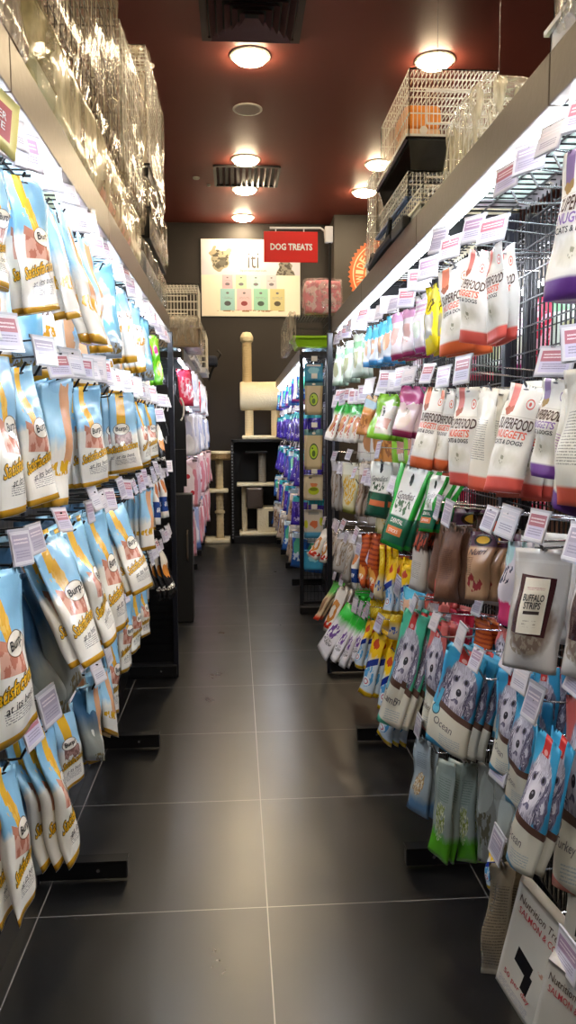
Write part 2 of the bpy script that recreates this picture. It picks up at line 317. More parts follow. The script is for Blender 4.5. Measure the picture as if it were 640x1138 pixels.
DD('darkwhite', '3c2820', [('e', .5, .25, .4, .2, 'a8442c', {'noise': 6}), ('tri', 0, .42, 0, .02, 'c6c0b8', {'warp': 1}), ('r', .5, .7, .25, .12, '8c8884', {'lines': 40})])
DD('pinkwhite', 'dcd4dc', [('tri', 0, .72, 0, .02, 'd83c74', {'warp': 1}), ('e', .5, .4, .3, .12, '3c3c54', {'warp': 1, 'noise': 9}), ('e', .3, .1, .4, .2, 'b8dcdc', {'warp': 1})])
DD('frost', 'd0ccc8', [('e', .5, .6, .38, .28, '7c6c62', {'warp': 1, 'soft': .3}), ('e', .45, .78, .3, .09, '9a8e80', {'noise': 11}), ('r', .5, .1, .6, .014, 'd8d6d2'), ('r', .47, .46, .31, .24, '45262a', {'rot': .03})], (), rough=.25)
DD('sleeve', 'e8e2d2', [('r', .5, .18, .35, .03, 'b87878', {'lines': 30}), ('r', .5, .62, .3, .03, '30241f'), ('r', .5, .82, .28, .06, 'a89c8c', {'lines': 16, 'noise': 8})],
   [('BUFFALO', .5, .35, .8, .12, BLK, None, 0, .02, 0), ('STRIPS', .5, .49, .62, .12, BLK, None, 0, .02, 0)], rough=.5, bump=.1)
DD('clearblue', 'aebcc4', [('tri', 0, .8, 0, .05, '6c98c4', {'warp': 1}), ('e', .5, .6, .22, .16, 'b89468', {'warp': 1, 'noise': 14, 'thr': .45}), ('e', .5, .6, .2, .15, 'ece0c4', {'warp': 1, 'noise': 22, 'thr': .52}), ('r', .5, .3, .3, .1, '8c98a0', {'lines': 40})], rough=.2)
DD('cleargreen', 'a0aca4', [('tri', 0, .76, 0, .05, '58a828', {'warp': 1}), ('e', .5, .6, .3, .16, '8c9c50', {'warp': 1, 'noise': 10, 'thr': .42}), ('e', .5, .62, .32, .2, 'e4e8c8', {'warp': 1, 'noise': 20, 'thr': .54}), ('r', .5, .3, .3, .12, '788c80', {'lines': 40})], rough=.2)
DD('clearsilver', '9a9e9a', [('e', .5, .6, .3, .25, '6c6a58', {'warp': 1, 'noise': 8}), ('e', .5, .3, .3, .2, 'b8c0bc', {'warp': 1})], rough=.2)
DD('brownback', '8a7c66', [('r', .5, .55, .4, .36, '5c5244', {'lines': 38}), ('tri', 0, .95, 0, .01, 'b4a68a')])
DD('carton', 'd6d2c8', [('r', .42, .6, .17, .07, '141216', {'rot': .1}), ('r', .56, .72, .075, .09, '141216', {'rot': .08}), ('e', .75, .5, .08, .04, 'c89c88', {'noise': 8}), ('r', .4, .93, .35, .03, '9a98a8', {'lines': 60})],
   [('Nutrition Treats', .5, .12, .86, .07, BRN, None, .1, 0, .0), ('SALMON & COD', .5, .22, .8, .06, SCAR, None, 0, .01, 0), ('50 per day', .42, .83, .6, .06, SCAR, None, 0, .01, 0)], rough=.5, bump=.05, coat=0)
DD('whitemag', 'e8e2ec', [('tri', 0, .9, 0, .02, 'a8307c'), ('r', .5, .2, .6, .14, 'd8a0d0', {'lines': 12}), ('e', .5, .6, .3, .16, 'c8d4c0', {'warp': 1})])
DD('yellowbag', 'f0dc20', [('e', .55, .28, .25, .09, '4c4420', {'warp': 1, 'noise': 8}), ('r', .5, .6, .32, .18, 'b0a890', {'warp': 1}), ('tri', 0, .86, 0, .02, 'ecd414')])
DD('bluewhite', 'dfe6ee', [('r', .5, .15, .6, .2, '5cc0e0', {'warp': 1}), ('tri', 0, .86, 0, .03, '3c88c4'), ('e', .5, .55, .3, .2, 'e8b898', {'warp': 1})])
DD('pinkwhite2', 'ece2e8', [('tri', 0, .88, 0, .03, 'a03060'), ('e', .5, .5, .3, .2, 'e8b8b0', {'warp': 1}), ('r', .5, .1, .6, .1, 'dca0c8')])
DD('palegreen', 'd8e4d8', [('r', .5, .25, .6, .08, '9cd4a8', {'warp': 1}), ('e', .5, .6, .3, .2, 'b4b890', {'warp': 1}), ('tri', 0, .9, 0, .02, 'b4c8b8')])
DD('purplepack', '3d2aa8', [('r', .5, .12, .6, .1, '2fa0b0'), ('e', .5, .45, .3, .2, '7a6ad0', {'warp': 1, 'noise': 7}), ('e', .5, .8, .3, .08, 'b8b0e0', {'noise': 12}), ('e', .4, .6, .1, .2, '34207c', {'warp': 1})])
DD('bluegreenpk', '2c64b4', [('e', .45, .4, .35, .25, '4cb090', {'warp': 1}), ('e', .5, .7, .35, .12, 'c8dce8', {'warp': 1, 'noise': 7}), ('r', .5, .1, .6, .08, 'b8ccd8')])
DD('beigepack', 'b0a090', [('e', .5, .5, .4, .35, '7c5c44', {'warp': 1, 'noise': 8}), ('r', .5, .15, .5, .1, 'd8d0c8')])
DD('pinkcloth', 'e2c2cc', [('e', .5, .5, .3, .4, 'f0e0e8', {'warp': 1}), ('e', .4, .35, .12, .05, 'c83848'), ('e', .6, .7, .12, .05, 'c83848'), ('r', .8, .6, .1, .4, 'd88c9c', {'warp': 1})])
DD('whitecloth', 'd8d8e4', [('e', .5, .4, .35, .3, 'b8bcd8', {'warp': 1}), ('e', .6, .7, .3, .2, 'e8e8f0', {'warp': 1}), ('r', .3, .1, .3, .1, '9c98a8')])
DD('bluecloth', 'a8b4dc', [('e', .5, .6, .35, .3, 'd8d8e8', {'warp': 1}), ('tri', 0, .8, 0, .05, '5c74b8')])
DD('redpink', 'd83c58', [('e', .5, .5, .4, .3, 'e8a8b8', {'warp': 1, 'noise': 7})])
DD('bluebox', '2c88c8', [('r', .5, .3, .4, .14, 'e0e8f0'), ('e', .5, .7, .3, .12, 'f0d430', {'warp': 1})])
DD('yellowbox', 'f0d020', [('r', .5, .7, .4, .14, '202020', {'noise': 9}), ('e', .5, .3, .3, .12, 'fff4b0', {'warp': 1})])

# ------------------------------------------------------------------ bags
def bag(name, kind, P4, th, label, cat='bag', group=None, nx=12, ny=18, seed=None, detail=True, wr=1.0, back=None, flat=False, pleat=0):
    TL, TR, BR, BL = [Vector(p) for p in P4]
    mt, texts = D[kind]; sd = seed if seed is not None else random.random()*100
    bmt = D[back][0] if back else mt
    o0 = (TL+TR)/2; nrm = (TR-TL).cross(BL-TL).normalized()
    cen = (TL+TR+BR+BL)/4
    if nrm.dot(CAM0-cen) < 0: nrm = -nrm
    W = ((TR-TL).length + (BR-BL).length)/2; Hh = ((BL-TL).length + (BR-TR).length)/2
    def prof(t):
        a = max(0, min(1, (t-.05)/.5)); a = a*a*(3-2*a); return a*(1 - .35*max(0, (t-.8)/.2)**2)
    def P(s, t, side=1, off=0):
        tt = max(0, min(1, t)); ss = max(0, min(1, s))
        e = math.sin(PI*ss)
        if flat: d = th
        else: d = th*(e**.6)*prof(tt)
        n1 = noise.noise(Vector((ss*W*22, tt*Hh*13, sd + (0 if side > 0 else 9))))
        d += n1*.0065*wr*min(1, e*3)*(.4+prof(tt))
        pinch = .07*math.sin(tt*5+sd)*wr
        sx = .5 + (ss-.5)*(1 - .05*prof(tt)*(0 if flat else 1)) + pinch*.4
        p = (TL*(1-sx)+TR*sx)*(1-tt) + (BL*(1-sx)+BR*sx)*tt
        zw = noise.noise(Vector((ss*1.5, tt*3.1, sd+4)))*.011*wr
        return p + nrm*(side*d + off + zw)
    mb = MB()
    idx = {}
    for side in (1, -1):
        for j in range(ny+1):
            for i in range(nx+1):
                edge = (not flat) and (i in (0, nx) or j == 0)
                if side == -1 and edge: idx[(-1, i, j)] = idx[(1, i, j)]; continue
                idx[(side, i, j)] = len(mb.v); mb.v.append(P(i/nx, j/ny, side))
    for side in (1, -1):
        for j in range(ny):
            for i in range(nx):
                q = [idx[(side, i, j)], idx[(side, i+1, j)], idx[(side, i+1, j+1)], idx[(side, i, j+1)]]
                uv = [(i/nx, j/ny), ((i+1)/nx, j/ny), ((i+1)/nx, (j+1)/ny), (i/nx, (j+1)/ny)]
                if side < 0: q = q[::-1]; uv = uv[::-1]
                mb.face(q, mt if side > 0 else bmt, uv)
    for i in range(nx):
        mb.face([idx[(1, i, ny)], idx[(1, i+1, ny)], idx[(-1, i+1, ny)], idx[(-1, i, ny)]], mt, [(i/nx, .99), ((i+1)/nx, .99), ((i+1)/nx, 1), (i/nx, 1)])
    if flat:
        for j in range(ny):
            for i in (0, nx): mb.face([idx[(1, i, j)], idx[(1, i, j+1)], idx[(-1, i, j+1)], idx[(-1, i, j)]], mt, [(i/nx, j/ny), (i/nx, (j+1)/ny), (i/nx, (j+1)/ny), (i/nx, j/ny)])
        for i in range(nx): mb.face([idx[(1, i, 0)], idx[(1, i+1, 0)], idx[(-1, i+1, 0)], idx[(-1, i, 0)]], mt, [(i/nx, 0), ((i+1)/nx, 0), ((i+1)/nx, 0), (i/nx, 0)])
    if detail:
        for body, cs, ct, ws, hs, fill, outl, shear, off, rot in texts:
            if outl: text_on(mb, lambda a, b: P(a, b, 1, .0009), body, cs, ct, ws, hs, outl, shear, .06, rot)
            text_on(mb, lambda a, b: P(a, b, 1, .0015), body, cs, ct, ws, hs, fill, shear, off, rot)
    o = mb.build(name, None, origin=o0, smooth=True)
    try:
        for p in o.data.polygons: p.use_smooth = True
    except Exception: pass
    tag(o, label, cat, group)
    o['_P'] = 0; del o['_P']
    return o, P
NST = 0
def stack(o, n, step, label, group, cat='bag', rot=5):
    """further bags behind on the same hook"""
    global NST
    for k in range(1, n+1):
        c = o.copy(); COL.objects.link(c)
        c.location = o.location + Vector((step*k, random.uniform(-.004, .004), -.002*k))
        c.rotation_euler = (0, math.radians(-2*k*(1 if step < 0 else -1)) * .6, math.radians(random.uniform(-rot, rot)))
        tag(c, label, cat, group); NST += 1
HOOKS = []   # (side, X tip, Y, Z)
KN = dict(chew='chew_bag', chewduck='chew_bag', chewbackshade='chew_bag', chewside='chew_bag', whitegold='chew_bag', blueclear='chew_bag', dogfood='kibble_bag',
    sforange='nugget_bag', sfcoral='nugget_bag', sfpurple='nugget_bag', sfside='nugget_bag', sfsidep='nugget_bag', frost='frosted_pouch', denta='dental_chew_pack', yellowhead='dental_chew_pack',
    dogblue='dog_treat_pouch', dogteal='dog_treat_pouch', dogpink='dog_treat_pouch', jerky='jerky_pack', clearblue='clear_treat_bag', cleargreen='clear_treat_bag', clearsilver='clear_treat_bag',
    goodie='dental_treat_bag', darkgreen='dental_treat_bag', greenstick='stick_pack', bluestick='stick_pack', whitered='stick_pack', greenwhite='stick_pack', greenbeige='stick_pack',
    purplepack='grooming_pack', bluegreenpk='grooming_pack', beigepack='snack_pack', whitecloth='soft_pack', pinkcloth='soft_pack', bluecloth='soft_pack', redpink='soft_pack')
def qbag(side, kind, px, label, X=None, skew=.07, th=.012, n=2, name='treat_bag', cat='bag', ky=0, hook=True, row=None, **kw):
    """px: TL TR BR BL photo pixels; the bag hangs near the tips of the hooks of its rack"""
    if X is None: X = -.345 if side < 0 else .5
    TL, TR, BR, BL = px
    um, vm = (TL[0]+TR[0])/2, (TL[1]+TR[1])/2
    Y = atX(um, vm, X).y
    w = (TR[0]-TL[0])*Y/F
    sk = min(skew, 1.3*abs(w)+.01)
    yl, yr = (Y-sk/2, Y+sk/2) if side < 0 else (Y+sk/2, Y-sk/2)
    P4 = [atY(*TL, yl), atY(*TR, yr), atY(*BR, yr-ky), atY(*BL, yl-ky)]
    big = (BL[1]-TL[1]) > 90
    if name == 'treat_bag': name = KN.get(kind, name)
    if n > 2: n = 2
    if len(label.split()) > 13: print('LONG', label)
    o, P = bag(name, kind, P4, th, label, cat, nx=14 if big else 8, ny=22 if big else 12, **kw)
    o['group'] = GR[kind] if kind in GR else 'hanging treat bags'
    if n:
        stack(o, n, -.024 if side < 0 else .024, 'the one behind ' + label, 'bags behind ' + label, cat)
    if hook: HOOKS.append((side, o.location.x, o.location.y, o.location.z))
    return o, P
GR = {}
for k in ('chew', 'chewduck', 'chewbackshade', 'chewside', 'whitegold', 'blueclear'): GR[k] = 'sky blue and white chew bags on the left rack'
for k in ('sforange', 'sfcoral', 'sfpurple', 'sfside', 'sfsidep'): GR[k] = 'cream superfood nugget bags'
for k in ('dogblue', 'dogteal', 'dogpink'): GR[k] = 'bags with a sketched dog face'
for k in ('denta', 'yellowhead'): GR[k] = 'yellow and blue dental chew bags'
# ================================================================== the room
CZ, WY = 3.75, 9.42
X0, X1, Y0 = -2.4, 4.0, -2.5
def tile_mat():
    m = bpy.data.materials.new('black_floor_tiles'); m.use_nodes = True; g = G(m); p = g.n['Principled BSDF']
    geo = g.n.new('ShaderNodeNewGeometry'); o = g.sep(geo.outputs['Position'])
    def line(v, off, w):
        q = g.math('FRACT', g.math('ADD', g.math('DIVIDE', g.math('SUBTRACT', v, off), .6), 100.5))
        return g.math('LESS_THAN', g.math('ABSOLUTE', g.math('SUBTRACT', q, .5)), w/.6)
    k = g.math('MAXIMUM', line(o[0], .0684, .0016), line(o[1], 1.9131, .0016))
    n1 = g.noise(geo.outputs['Position'], 1.7, 4)[0]
    col = g.mix(n1, lc('08080a'), lc('111112'))
    col = g.mix(k, col, lc('8c8884')); g.l.new(col, p.inputs['Base Color'])
    r = g.n.new('ShaderNodeMapRange'); g.l.new(g.noise(geo.outputs['Position'], 5, 5)[0], r.inputs[0]); r.inputs[3].default_value = .24; r.inputs[4].default_value = .36
    g.l.new(r.outputs[0], p.inputs['Roughness']); p.inputs['Specular IOR Level'].default_value = 1
    b = g.n.new('ShaderNodeBump'); b.inputs['Strength'].default_value = .05; g.l.new(g.noise(geo.outputs['Position'], 90, 2)[0], b.inputs['Height']); g.l.new(b.outputs[0], p.inputs['Normal'])
    return m
def slab(name, x0, x1, y0, y1, z0, z1, m):
    mb = MB(); mb.box(x0, x1, y0, y1, z0, z1, m); return struct(mb.build(name))
wallm = mat('dark_brown_wall_paint', '28211e', .55, bump=.05, bscale=40)
ceilm = mat('oxblood_ceiling_paint', '8a4439', .5, bump=.05, bscale=20)
slab('floor', X0, X1, Y0, WY, -.1, 0, tile_mat())
slab('ceiling', X0, X1, Y0, WY, CZ, CZ+.1, ceilm)
slab('wall_back', X0, X1, WY, WY+.1, 0, CZ, wallm)
slab('wall_front', X0, X1, Y0-.1, Y0, 0, CZ, wallm)
slab('wall_left', X0-.1, X0, Y0, WY, 0, CZ, wallm)
slab('wall_right', X1, X1+.1, Y0, WY, 0, CZ, wallm)
pil = atY(371, 400, 9.0).x
slab('trim_1', pil, pil+.9, 9.0, WY, 0, CZ, mat('brown_grey_pillar_paint', '3b332c', .5, bump=.05, bscale=40))

# ------------------------------------------------------------------ ceiling fittings
lampm = emis('downlight_glow', 'ffe6bc', 60); ringm = mat('white_ring', 'f0e6da', .5)
def downlight(x, y, label, group='round recessed ceiling downlights'):
    t = empty('ceiling_light', (x, y, CZ), label, 'ceiling light', group)
    mb = MB(); mb.lathe([(.135, 0), (.135, -.006), (.118, -.012), (.113, -.004), (.113, 0)], (x, y, CZ-.001), ringm, 32); mb.build('trim_ring', t, smooth=False)
    mb = MB(); mb.lathe([(.112, -.003), (.112, -.016), (.1, -.03), (.07, -.04), (.03, -.044)], (x, y, CZ-.001), lampm, 32); d = mb.build('diffuser', t)
lp = [(278, 62, 'large lit downlight just below the square air diffuser'), (273, 177, 'lit downlight at the near edge of the slotted air vent'), (272, 210, 'lit downlight just past the slotted air vent'),
      (270, 241, 'farthest lit downlight of the middle row, above the poster'), (483, 67, 'nearest lit downlight of the right row, above the white cages'), (421, 182, 'lit downlight of the right row seen beside the white cage'), (405, 213, 'farthest lit downlight of the right row')]
for u, v, l in lp:
    p = atZ(u, v, CZ); downlight(p.x, p.y, l)
for x, y in ((.08, 2.6), (.1, .6), (1.3, 3.2), (1.3, 1.0), (-1.3, 1.0), (-1.3, 3.2), (-1.3, 5.3), (2.6, 2.2), (2.6, 5.4), (.1, -1.4)):  # extra unseen downlights added for lighting, beyond the visible rows
    downlight(x, y, 'added downlight outside the picture, put in for lighting', 'added downlights outside the picture')
p = atZ(275, 121, CZ)
t = empty('ceiling_speaker', (p.x, p.y, CZ), 'unlit round white ceiling speaker between two downlights', 'speaker')
mb = MB(); mb.lathe([(.115, 0), (.115, -.005), (.1, -.01), (.098, 0)], (p.x, p.y, CZ-.001), ringm, 32); mb.build('trim_ring', t)
mb = MB(); mb.lathe([(.098, -.002), (.098, -.006)], (p.x, p.y, CZ-.001), mat('speaker_grille', 'd8c4b8', .7), 32); mb.build('grille', t)
for (u, v), r, l in (((165, 72), .04, 'small white smoke detector left of the middle downlights'), ((218, 197), .035, 'small white disc sensor beside the slotted vent'), ((232, 205), .02, 'tiny white sprinkler cap near the slotted vent')):
    p = atZ(u, v, CZ); mb = MB(); mb.lathe([(r, 0), (r, -.008), (r*.8, -.016), (r*.3, -.02)], (p.x, p.y, CZ-.001), ringm, 24); tag(mb.build('smoke_detector', origin=(p.x, p.y, CZ), smooth=False), l, 'smoke detector')
# square four-way diffuser
ventm = mat('vent_dark_plum', '3a2426', .45, .2); vents = mat('vent_slat', '6a4a48', .4, .2)
p = atZ(280, 10, CZ)
vx, vy, vr = p.x, atZ(280, 44, CZ).y+.3, .30
vy = atZ(280, 45, CZ).y - .31
t = empty('air_diffuser', (vx, vy, CZ), 'large square dark ceiling air diffuser with nested square louvres', 'air vent', 'ceiling air vents')
mb = MB()
for a, b, z in ((.31, .27, -.012),):
    for s in (-1, 1):
        mb.box(vx+min(s*b, s*a), vx+max(s*b, s*a), vy-a, vy+a, CZ+z, CZ-.001, ventm); mb.box(vx-b, vx+b, vy+min(s*b, s*a), vy+max(s*b, s*a), CZ+z, CZ-.001, ventm)
mb.build('frame', t)
mb = MB()
for i, a in enumerate((.25, .205, .16, .115, .07)):
    b = a-.03; z0, z1 = CZ-.005-.012*0, CZ-.035
    for k in range(4):
        c, s = [(1, 0), (0, 1), (-1, 0), (0, -1)][k]
        q = lambda r, l, z: Vector((vx + c*r - s*l, vy + s*r + c*l, z))
        mb.quad(q(a, -a, z1), q(a, a, z1), q(b, b, z0), q(b, -b, z0), vents)
        mb.quad(q(a, -a, z1), q(a, a, z1), q(a+.003, a+.003, z1-.004), q(a+.003, -a-.003, z1-.004), vents)
mb.build('louvre', t)
mb = MB(); mb.box(vx-.268, vx+.268, vy-.268, vy+.268, CZ-.003, CZ-.001, M['blackm']); mb.build('backing', t)
# slotted vent
a, b = atZ(238, 183, CZ), atZ(307, 206, CZ)
cx, cy, hw, hy = (a.x+b.x)/2, (a.y+b.y)/2, (b.x-a.x)/2, abs(b.y-a.y)/2
t = empty('slot_vent', (cx, cy, CZ), 'long black slotted ceiling vent between two downlights', 'air vent', 'ceiling air vents')
mb = MB()
for s in (-1, 1):
    mb.box(cx+s*hw-.012, cx+s*hw+.012, cy-hy, cy+hy, CZ-.02, CZ-.001, M['black']); mb.box(cx-hw, cx+hw, cy+s*hy-.012, cy+s*hy+.012, CZ-.02, CZ-.001, M['black'])
mb.box(cx-hw, cx+hw, cy-hy, cy+hy, CZ-.004, CZ-.001, M['blackm']); mb.build('frame', t)
mb = MB()
for i in range(11):
    x = cx-hw+.03+i*(2*hw-.06)/10; mb.quad((x-.012, cy-hy, CZ-.005), (x-.012, cy+hy, CZ-.005), (x+.012, cy+hy, CZ-.03), (x+.012, cy-hy, CZ-.03), vents)
mb.build('slat', t)
# thin cables that hang from the ceiling
for u, v, X, l in ((487, 5, .95, 'thin dark cable hanging over the white cages'), (556, 5, 1.0, 'thin pale cable hanging by the arched cage')):
    p = atX(u, v, X); mb = MB(); mb.rod([(p.x, p.y, CZ), (p.x, p.y, 1.9)], .0016, M['chrome'], 5); tag(mb.build('hanging_cable', origin=(p.x, p.y, CZ)), l, 'cable', 'thin hanging cables')

# ------------------------------------------------------------------ racks
ledm = emis('led_white', 'eef4ff', 42)
linerm = mat('pale_blue_tray_sheet', 'bcdce8', .4); linerg = mat('pale_green_tray_sheet', 'cfe4d8', .4); linerd = mat('dark_tray_sheet', '23262c', .5)
def slot_mat():
    m = bpy.data.materials.new('slotted_rack_back'); m.use_nodes = True; g = G(m); p = g.n['Principled BSDF']; geo = g.n.new('ShaderNodeNewGeometry'); o = g.sep(geo.outputs['Position'])
    a = g.math('LESS_THAN', g.math('FRACT', g.math('MULTIPLY', g.math('ADD', o[1], 10), 28)), .3)
    b = g.math('LESS_THAN', g.math('FRACT', g.math('MULTIPLY', o[2], 7)), .84)
    g.l.new(g.mix(g.math('MULTIPLY', a, b), lc('37322e'), lc('070707')), p.inputs['Base Color']); p.inputs['Roughness'].default_value = .45; return m
slotm = slot_mat()
def rack(side, px, hx, fx, ys, label, group, back, liners, wires=M['dwire'], loc_y=None):
    t = empty('display_rack', (px, ys[0], 0), label, 'display rack', group)
    n = len(ys)
    for i, y in enumerate(ys):
        mb = MB(); mb.box(px-.016, px+.016, y-.014, y+.014, 0, 1.84, M['navy'], .003); mb.build('upright', t)
        if y > 1.0 or True:
            mb = MB(); a, b = sorted((px+side*-.016, fx)); mb.box(a, b, y-.016, y+.016, .012, .062, M['black'], .004)
            mb.box(a, b, y-.02, y+.02, .062, .067, M['black']); ft = mb.build('base_foot', t)
            mb = MB(); mb.rod([(fx+side*.08, y-.016, .04), (fx+side*.08, y-.021, .04)], .005, M['chrome'], 8); mb.build('bolt', ft)
        mb = MB(); a, b = sorted((px, hx)); mb.box(a, b, y-.006, y+.006, 1.77, 1.815, M['black']); mb.build('arm', t)
    for i in range(n-1):
        a, b = ys[i]+.015, ys[i+1]-.015
        mb = MB(); mb.box(hx-.011, hx+.011, ys[i]+.0012, ys[i+1]-.0012, 1.757, 1.836, M['steel'], .002)
        q0, q1 = sorted((hx, hx+side*.03)); mb.box(q0, q1, ys[i]+.0012, ys[i+1]-.0012, 1.83, 1.836, M['steel']); hd = mb.build('header', t)
        c = hx+side*.021; mb = MB(); mb.rod([(c, a+.01, 1.757), (c, b-.01, 1.757)], .0095, ledm, 10); mb.build('led_strip', hd)
        mb = MB()
        for z in (.012, ): mb.box(px-.012, px+.012, a, b, .0, .085, M['black'])
        mb.build('plinth', t)
        mb = MB()
        if back == 'slot':
            mb.box(px-.006, px+.006, a, b, .085, 1.5, slotm); z0 = 1.5
            mb.build('back_panel', t); mb = MB()
        else: z0 = .085
        y = a
        while y < b:
            mb.box(px-.0014, px+.0014, y-.0014, y+.0014, z0, 1.83, wires); y += .026
        z = z0
        while z < 1.83:
            mb.box(px-.0044, px-.0014, a, b, z-.0016, z+.0016, wires); z += .0655
        mb.build('wire_grid', t)
        mb = MB(); lo, hi = sorted((px, hx)); y = a
        while y < b: mb.box(lo, hi, y-.0016, y+.0016, 1.838, 1.8412, wires); y += .036
        x = lo+.02
        while x < hi: mb.box(x-.0016, x+.0016, a, b, 1.8348, 1.838, wires); x += .07
        mb.build('top_wire_shelf', t)
        if liners[i]:
            mb = MB(); mb.box(lo+.004, hi-.02, a+.02, b-.1, 1.8425, 1.8455, liners[i]); mb.build('shelf_sheet', t)
    return t
YB = [.30, 1.20, 2.07, 2.97, 3.87]
LR = rack(-1, -.58, -.335, -.32, YB, 'tall near left display rack with taupe header and white light strips', 'long display racks', 'slot', [linerm, linerm, linerm, linerm])
RR = rack(1, .745, .495, .475, YB, 'tall near right wire grid rack with taupe header and light strips', 'long display racks', 'grid', [linerg, linerg, linerd, linerd])
YC = [5.32, 6.15, 6.95, 7.75, 8.5]
LR2 = rack(-1, -.62, -.365, -.37, YC, 'far left display rack hung with pale pink and white items', 'long display racks', 'slot', [linerm]*4)
RR2 = rack(1, .70, .45, .44, YC, 'far right display rack hung with purple and blue packs', 'long display racks', 'slot', [linerm]*4)
# the rear side of the right rack, facing the next aisle
t = rack(-1, .80, 1.05, 1.06, YB, 'display rack back to back behind the near right rack', 'long display racks', 'grid', [None]*4)
# end posts
for sx, X, t in ((-1, -.325, LR), (1, .475, RR)):
    mb = MB(); mb.box(X-.013, X+.013, 3.875, 3.905, 0, 1.76, M['navy'], .003); mb.build('end_post', t)
# louvred end panel with lettering
t = LR
mb = MB(); mb.box(-.58, -.325, 3.915, 3.93, .07, 1.12, M['black'])
z = .12
while z < 1.1:
    mb.quad((-.57, 3.913, z), (-.335, 3.913, z), (-.335, 3.9, z+.018), (-.57, 3.9, z+.018), mat('louvre_black', '1e1e21', .3)); z += .042
mb.box(-.58, -.325, 3.86, 3.93, .0, .07, M['black'], .004)
e = mb.build('louvred_end_panel', t)
def arch_board(name, x0, x1, y, z0, z1, r, m, th=.012):
    pts = [(x0, z0), (x1, z0)] + [(x1-r+r*math.cos(a), z1-r*1.6+r*1.6*math.sin(a)) for a in [i*PI/2/8 for i in range(9)]] + [(x0, z1)]
    mb = MB(); n = len(pts)
    mb.v = [Vector((a, y, b)) for a, b in pts] + [Vector((a, y+th, b)) for a, b in pts]
    mb.face(list(range(n)), m); mb.face(list(range(n, 2*n))[::-1], m)
    for i in range(n): j = (i+1) % n; mb.face([i, n+i, n+j, j], m)
    return mb
mb = arch_board('b', -.74, -.335, 3.95, 1.0, 1.5, .22, M['black'])
f = lambda s, q: Vector((-.74+.405*s, 3.9485, 1.5-.5*q))
text_on(mb, f, 'HUMAN', .80, .55, .29, .075, WHT)
for (x, z, w, h, c) in ((-.47, 1.38, .07, .035, RED), (-.40, 1.35, .06, .04, RED), (-.52, 1.43, .06, .03, RED)):
    for k in range(4): mb.rod([(x+w*(k/4-.5), 3.946, z-h/2), (x+w*(k/4-.35), 3.946, z+h/2), (x+w*(k/4-.25), 3.946, z-h/2)], .004, c, 4)
for (x, z) in ((-.43, 1.42), (-.38, 1.39), (-.45, 1.3)):
    for k in range(4): mb.rod([(x+.02*k-.03, 3.946, z-.02), (x+.02*k-.02, 3.946, z+.03)], .0035, WHT, 4)
tag(mb.build('sign_board', origin=(-.54, 3.95, 1.0)), 'black round shouldered board with white capital letters ending MAN', 'sign')
mb = arch_board('b', -.7, -.34, 5.2, .9, 1.6, .2, M['black'])
q = [(-.40+.05*math.cos(a), 5.196, 1.42+.09*math.sin(a)) for a in [(-1+i*.25) for i in range(9)]]
mb.rod(q, .006, WHT, 5); mb.box(-.5, -.34, 5.194, 5.199, 1.148, 1.153, M['chrome'])
mb.box(-.7, -.36, 5.2, 5.21, 0, .9, M['black'])
tag(mb.build('sign_board', origin=(-.52, 5.2, 0)), 'tall black round shouldered display board at the far left rack', 'sign')
t = empty('low_cabinet', (-.36, 5.1, 0), 'narrow black cabinet at the near end of the far left rack', 'cabinet')
mb = MB(); mb.box(-.44, -.3, 5.03, 5.18, .0, .86, M['blackm'], .006); mb.build('body', t)
mb = MB(); mb.rod([(-.33, 5.028, .42), (-.33, 5.0, .44), (-.33, 5.0, .6), (-.33, 5.028, .62)], .006, M['steel'], 6); mb.build('handle', t)

# ------------------------------------------------------------------ DOG TREATS sign
redm = mat('red_sign', 'dc1f1c', .35)
t = empty('hanging_sign', (.47, 3.92, 1.76), 'red hanging sign with white words DOG TREATS', 'sign')
mb = MB(); mb.rod([(.478, 3.92, 1.76), (.478, 3.92, 2.262)], .007, M['black'], 8); mb.build('pole', t)
A, Bb = atY(293, 257, 3.92), atY(353, 292, 3.92)
mb = MB(); mb.rod([(A.x+.03, 3.92, 2.275), (.43, 3.92, 2.278), (.452, 3.92, 2.262), (.455, 3.92, 2.225)], .0055, M['white'], 8); mb.box(.452, .492, 3.905, 3.935, 2.205, 2.285, M['white'], .004)
for x in (A.x+.06, Bb.x-.07): mb.rod([(x, 3.92, 2.275), (x, 3.92, A.z-.004)], .003, M['white'], 6)
mb.build('bracket', t)
mb = MB(); mb.box(A.x, Bb.x, 3.917, 3.923, Bb.z, A.z, redm, .002)
f = lambda s, q: Vector((A.x+(Bb.x-A.x)*s, 3.9155, A.z+(Bb.z-A.z)*q))
text_on(mb, f, 'DOG TREATS', .51, .5, .77, .2, WHT, 0, .035); mb.build('sign_panel', t)

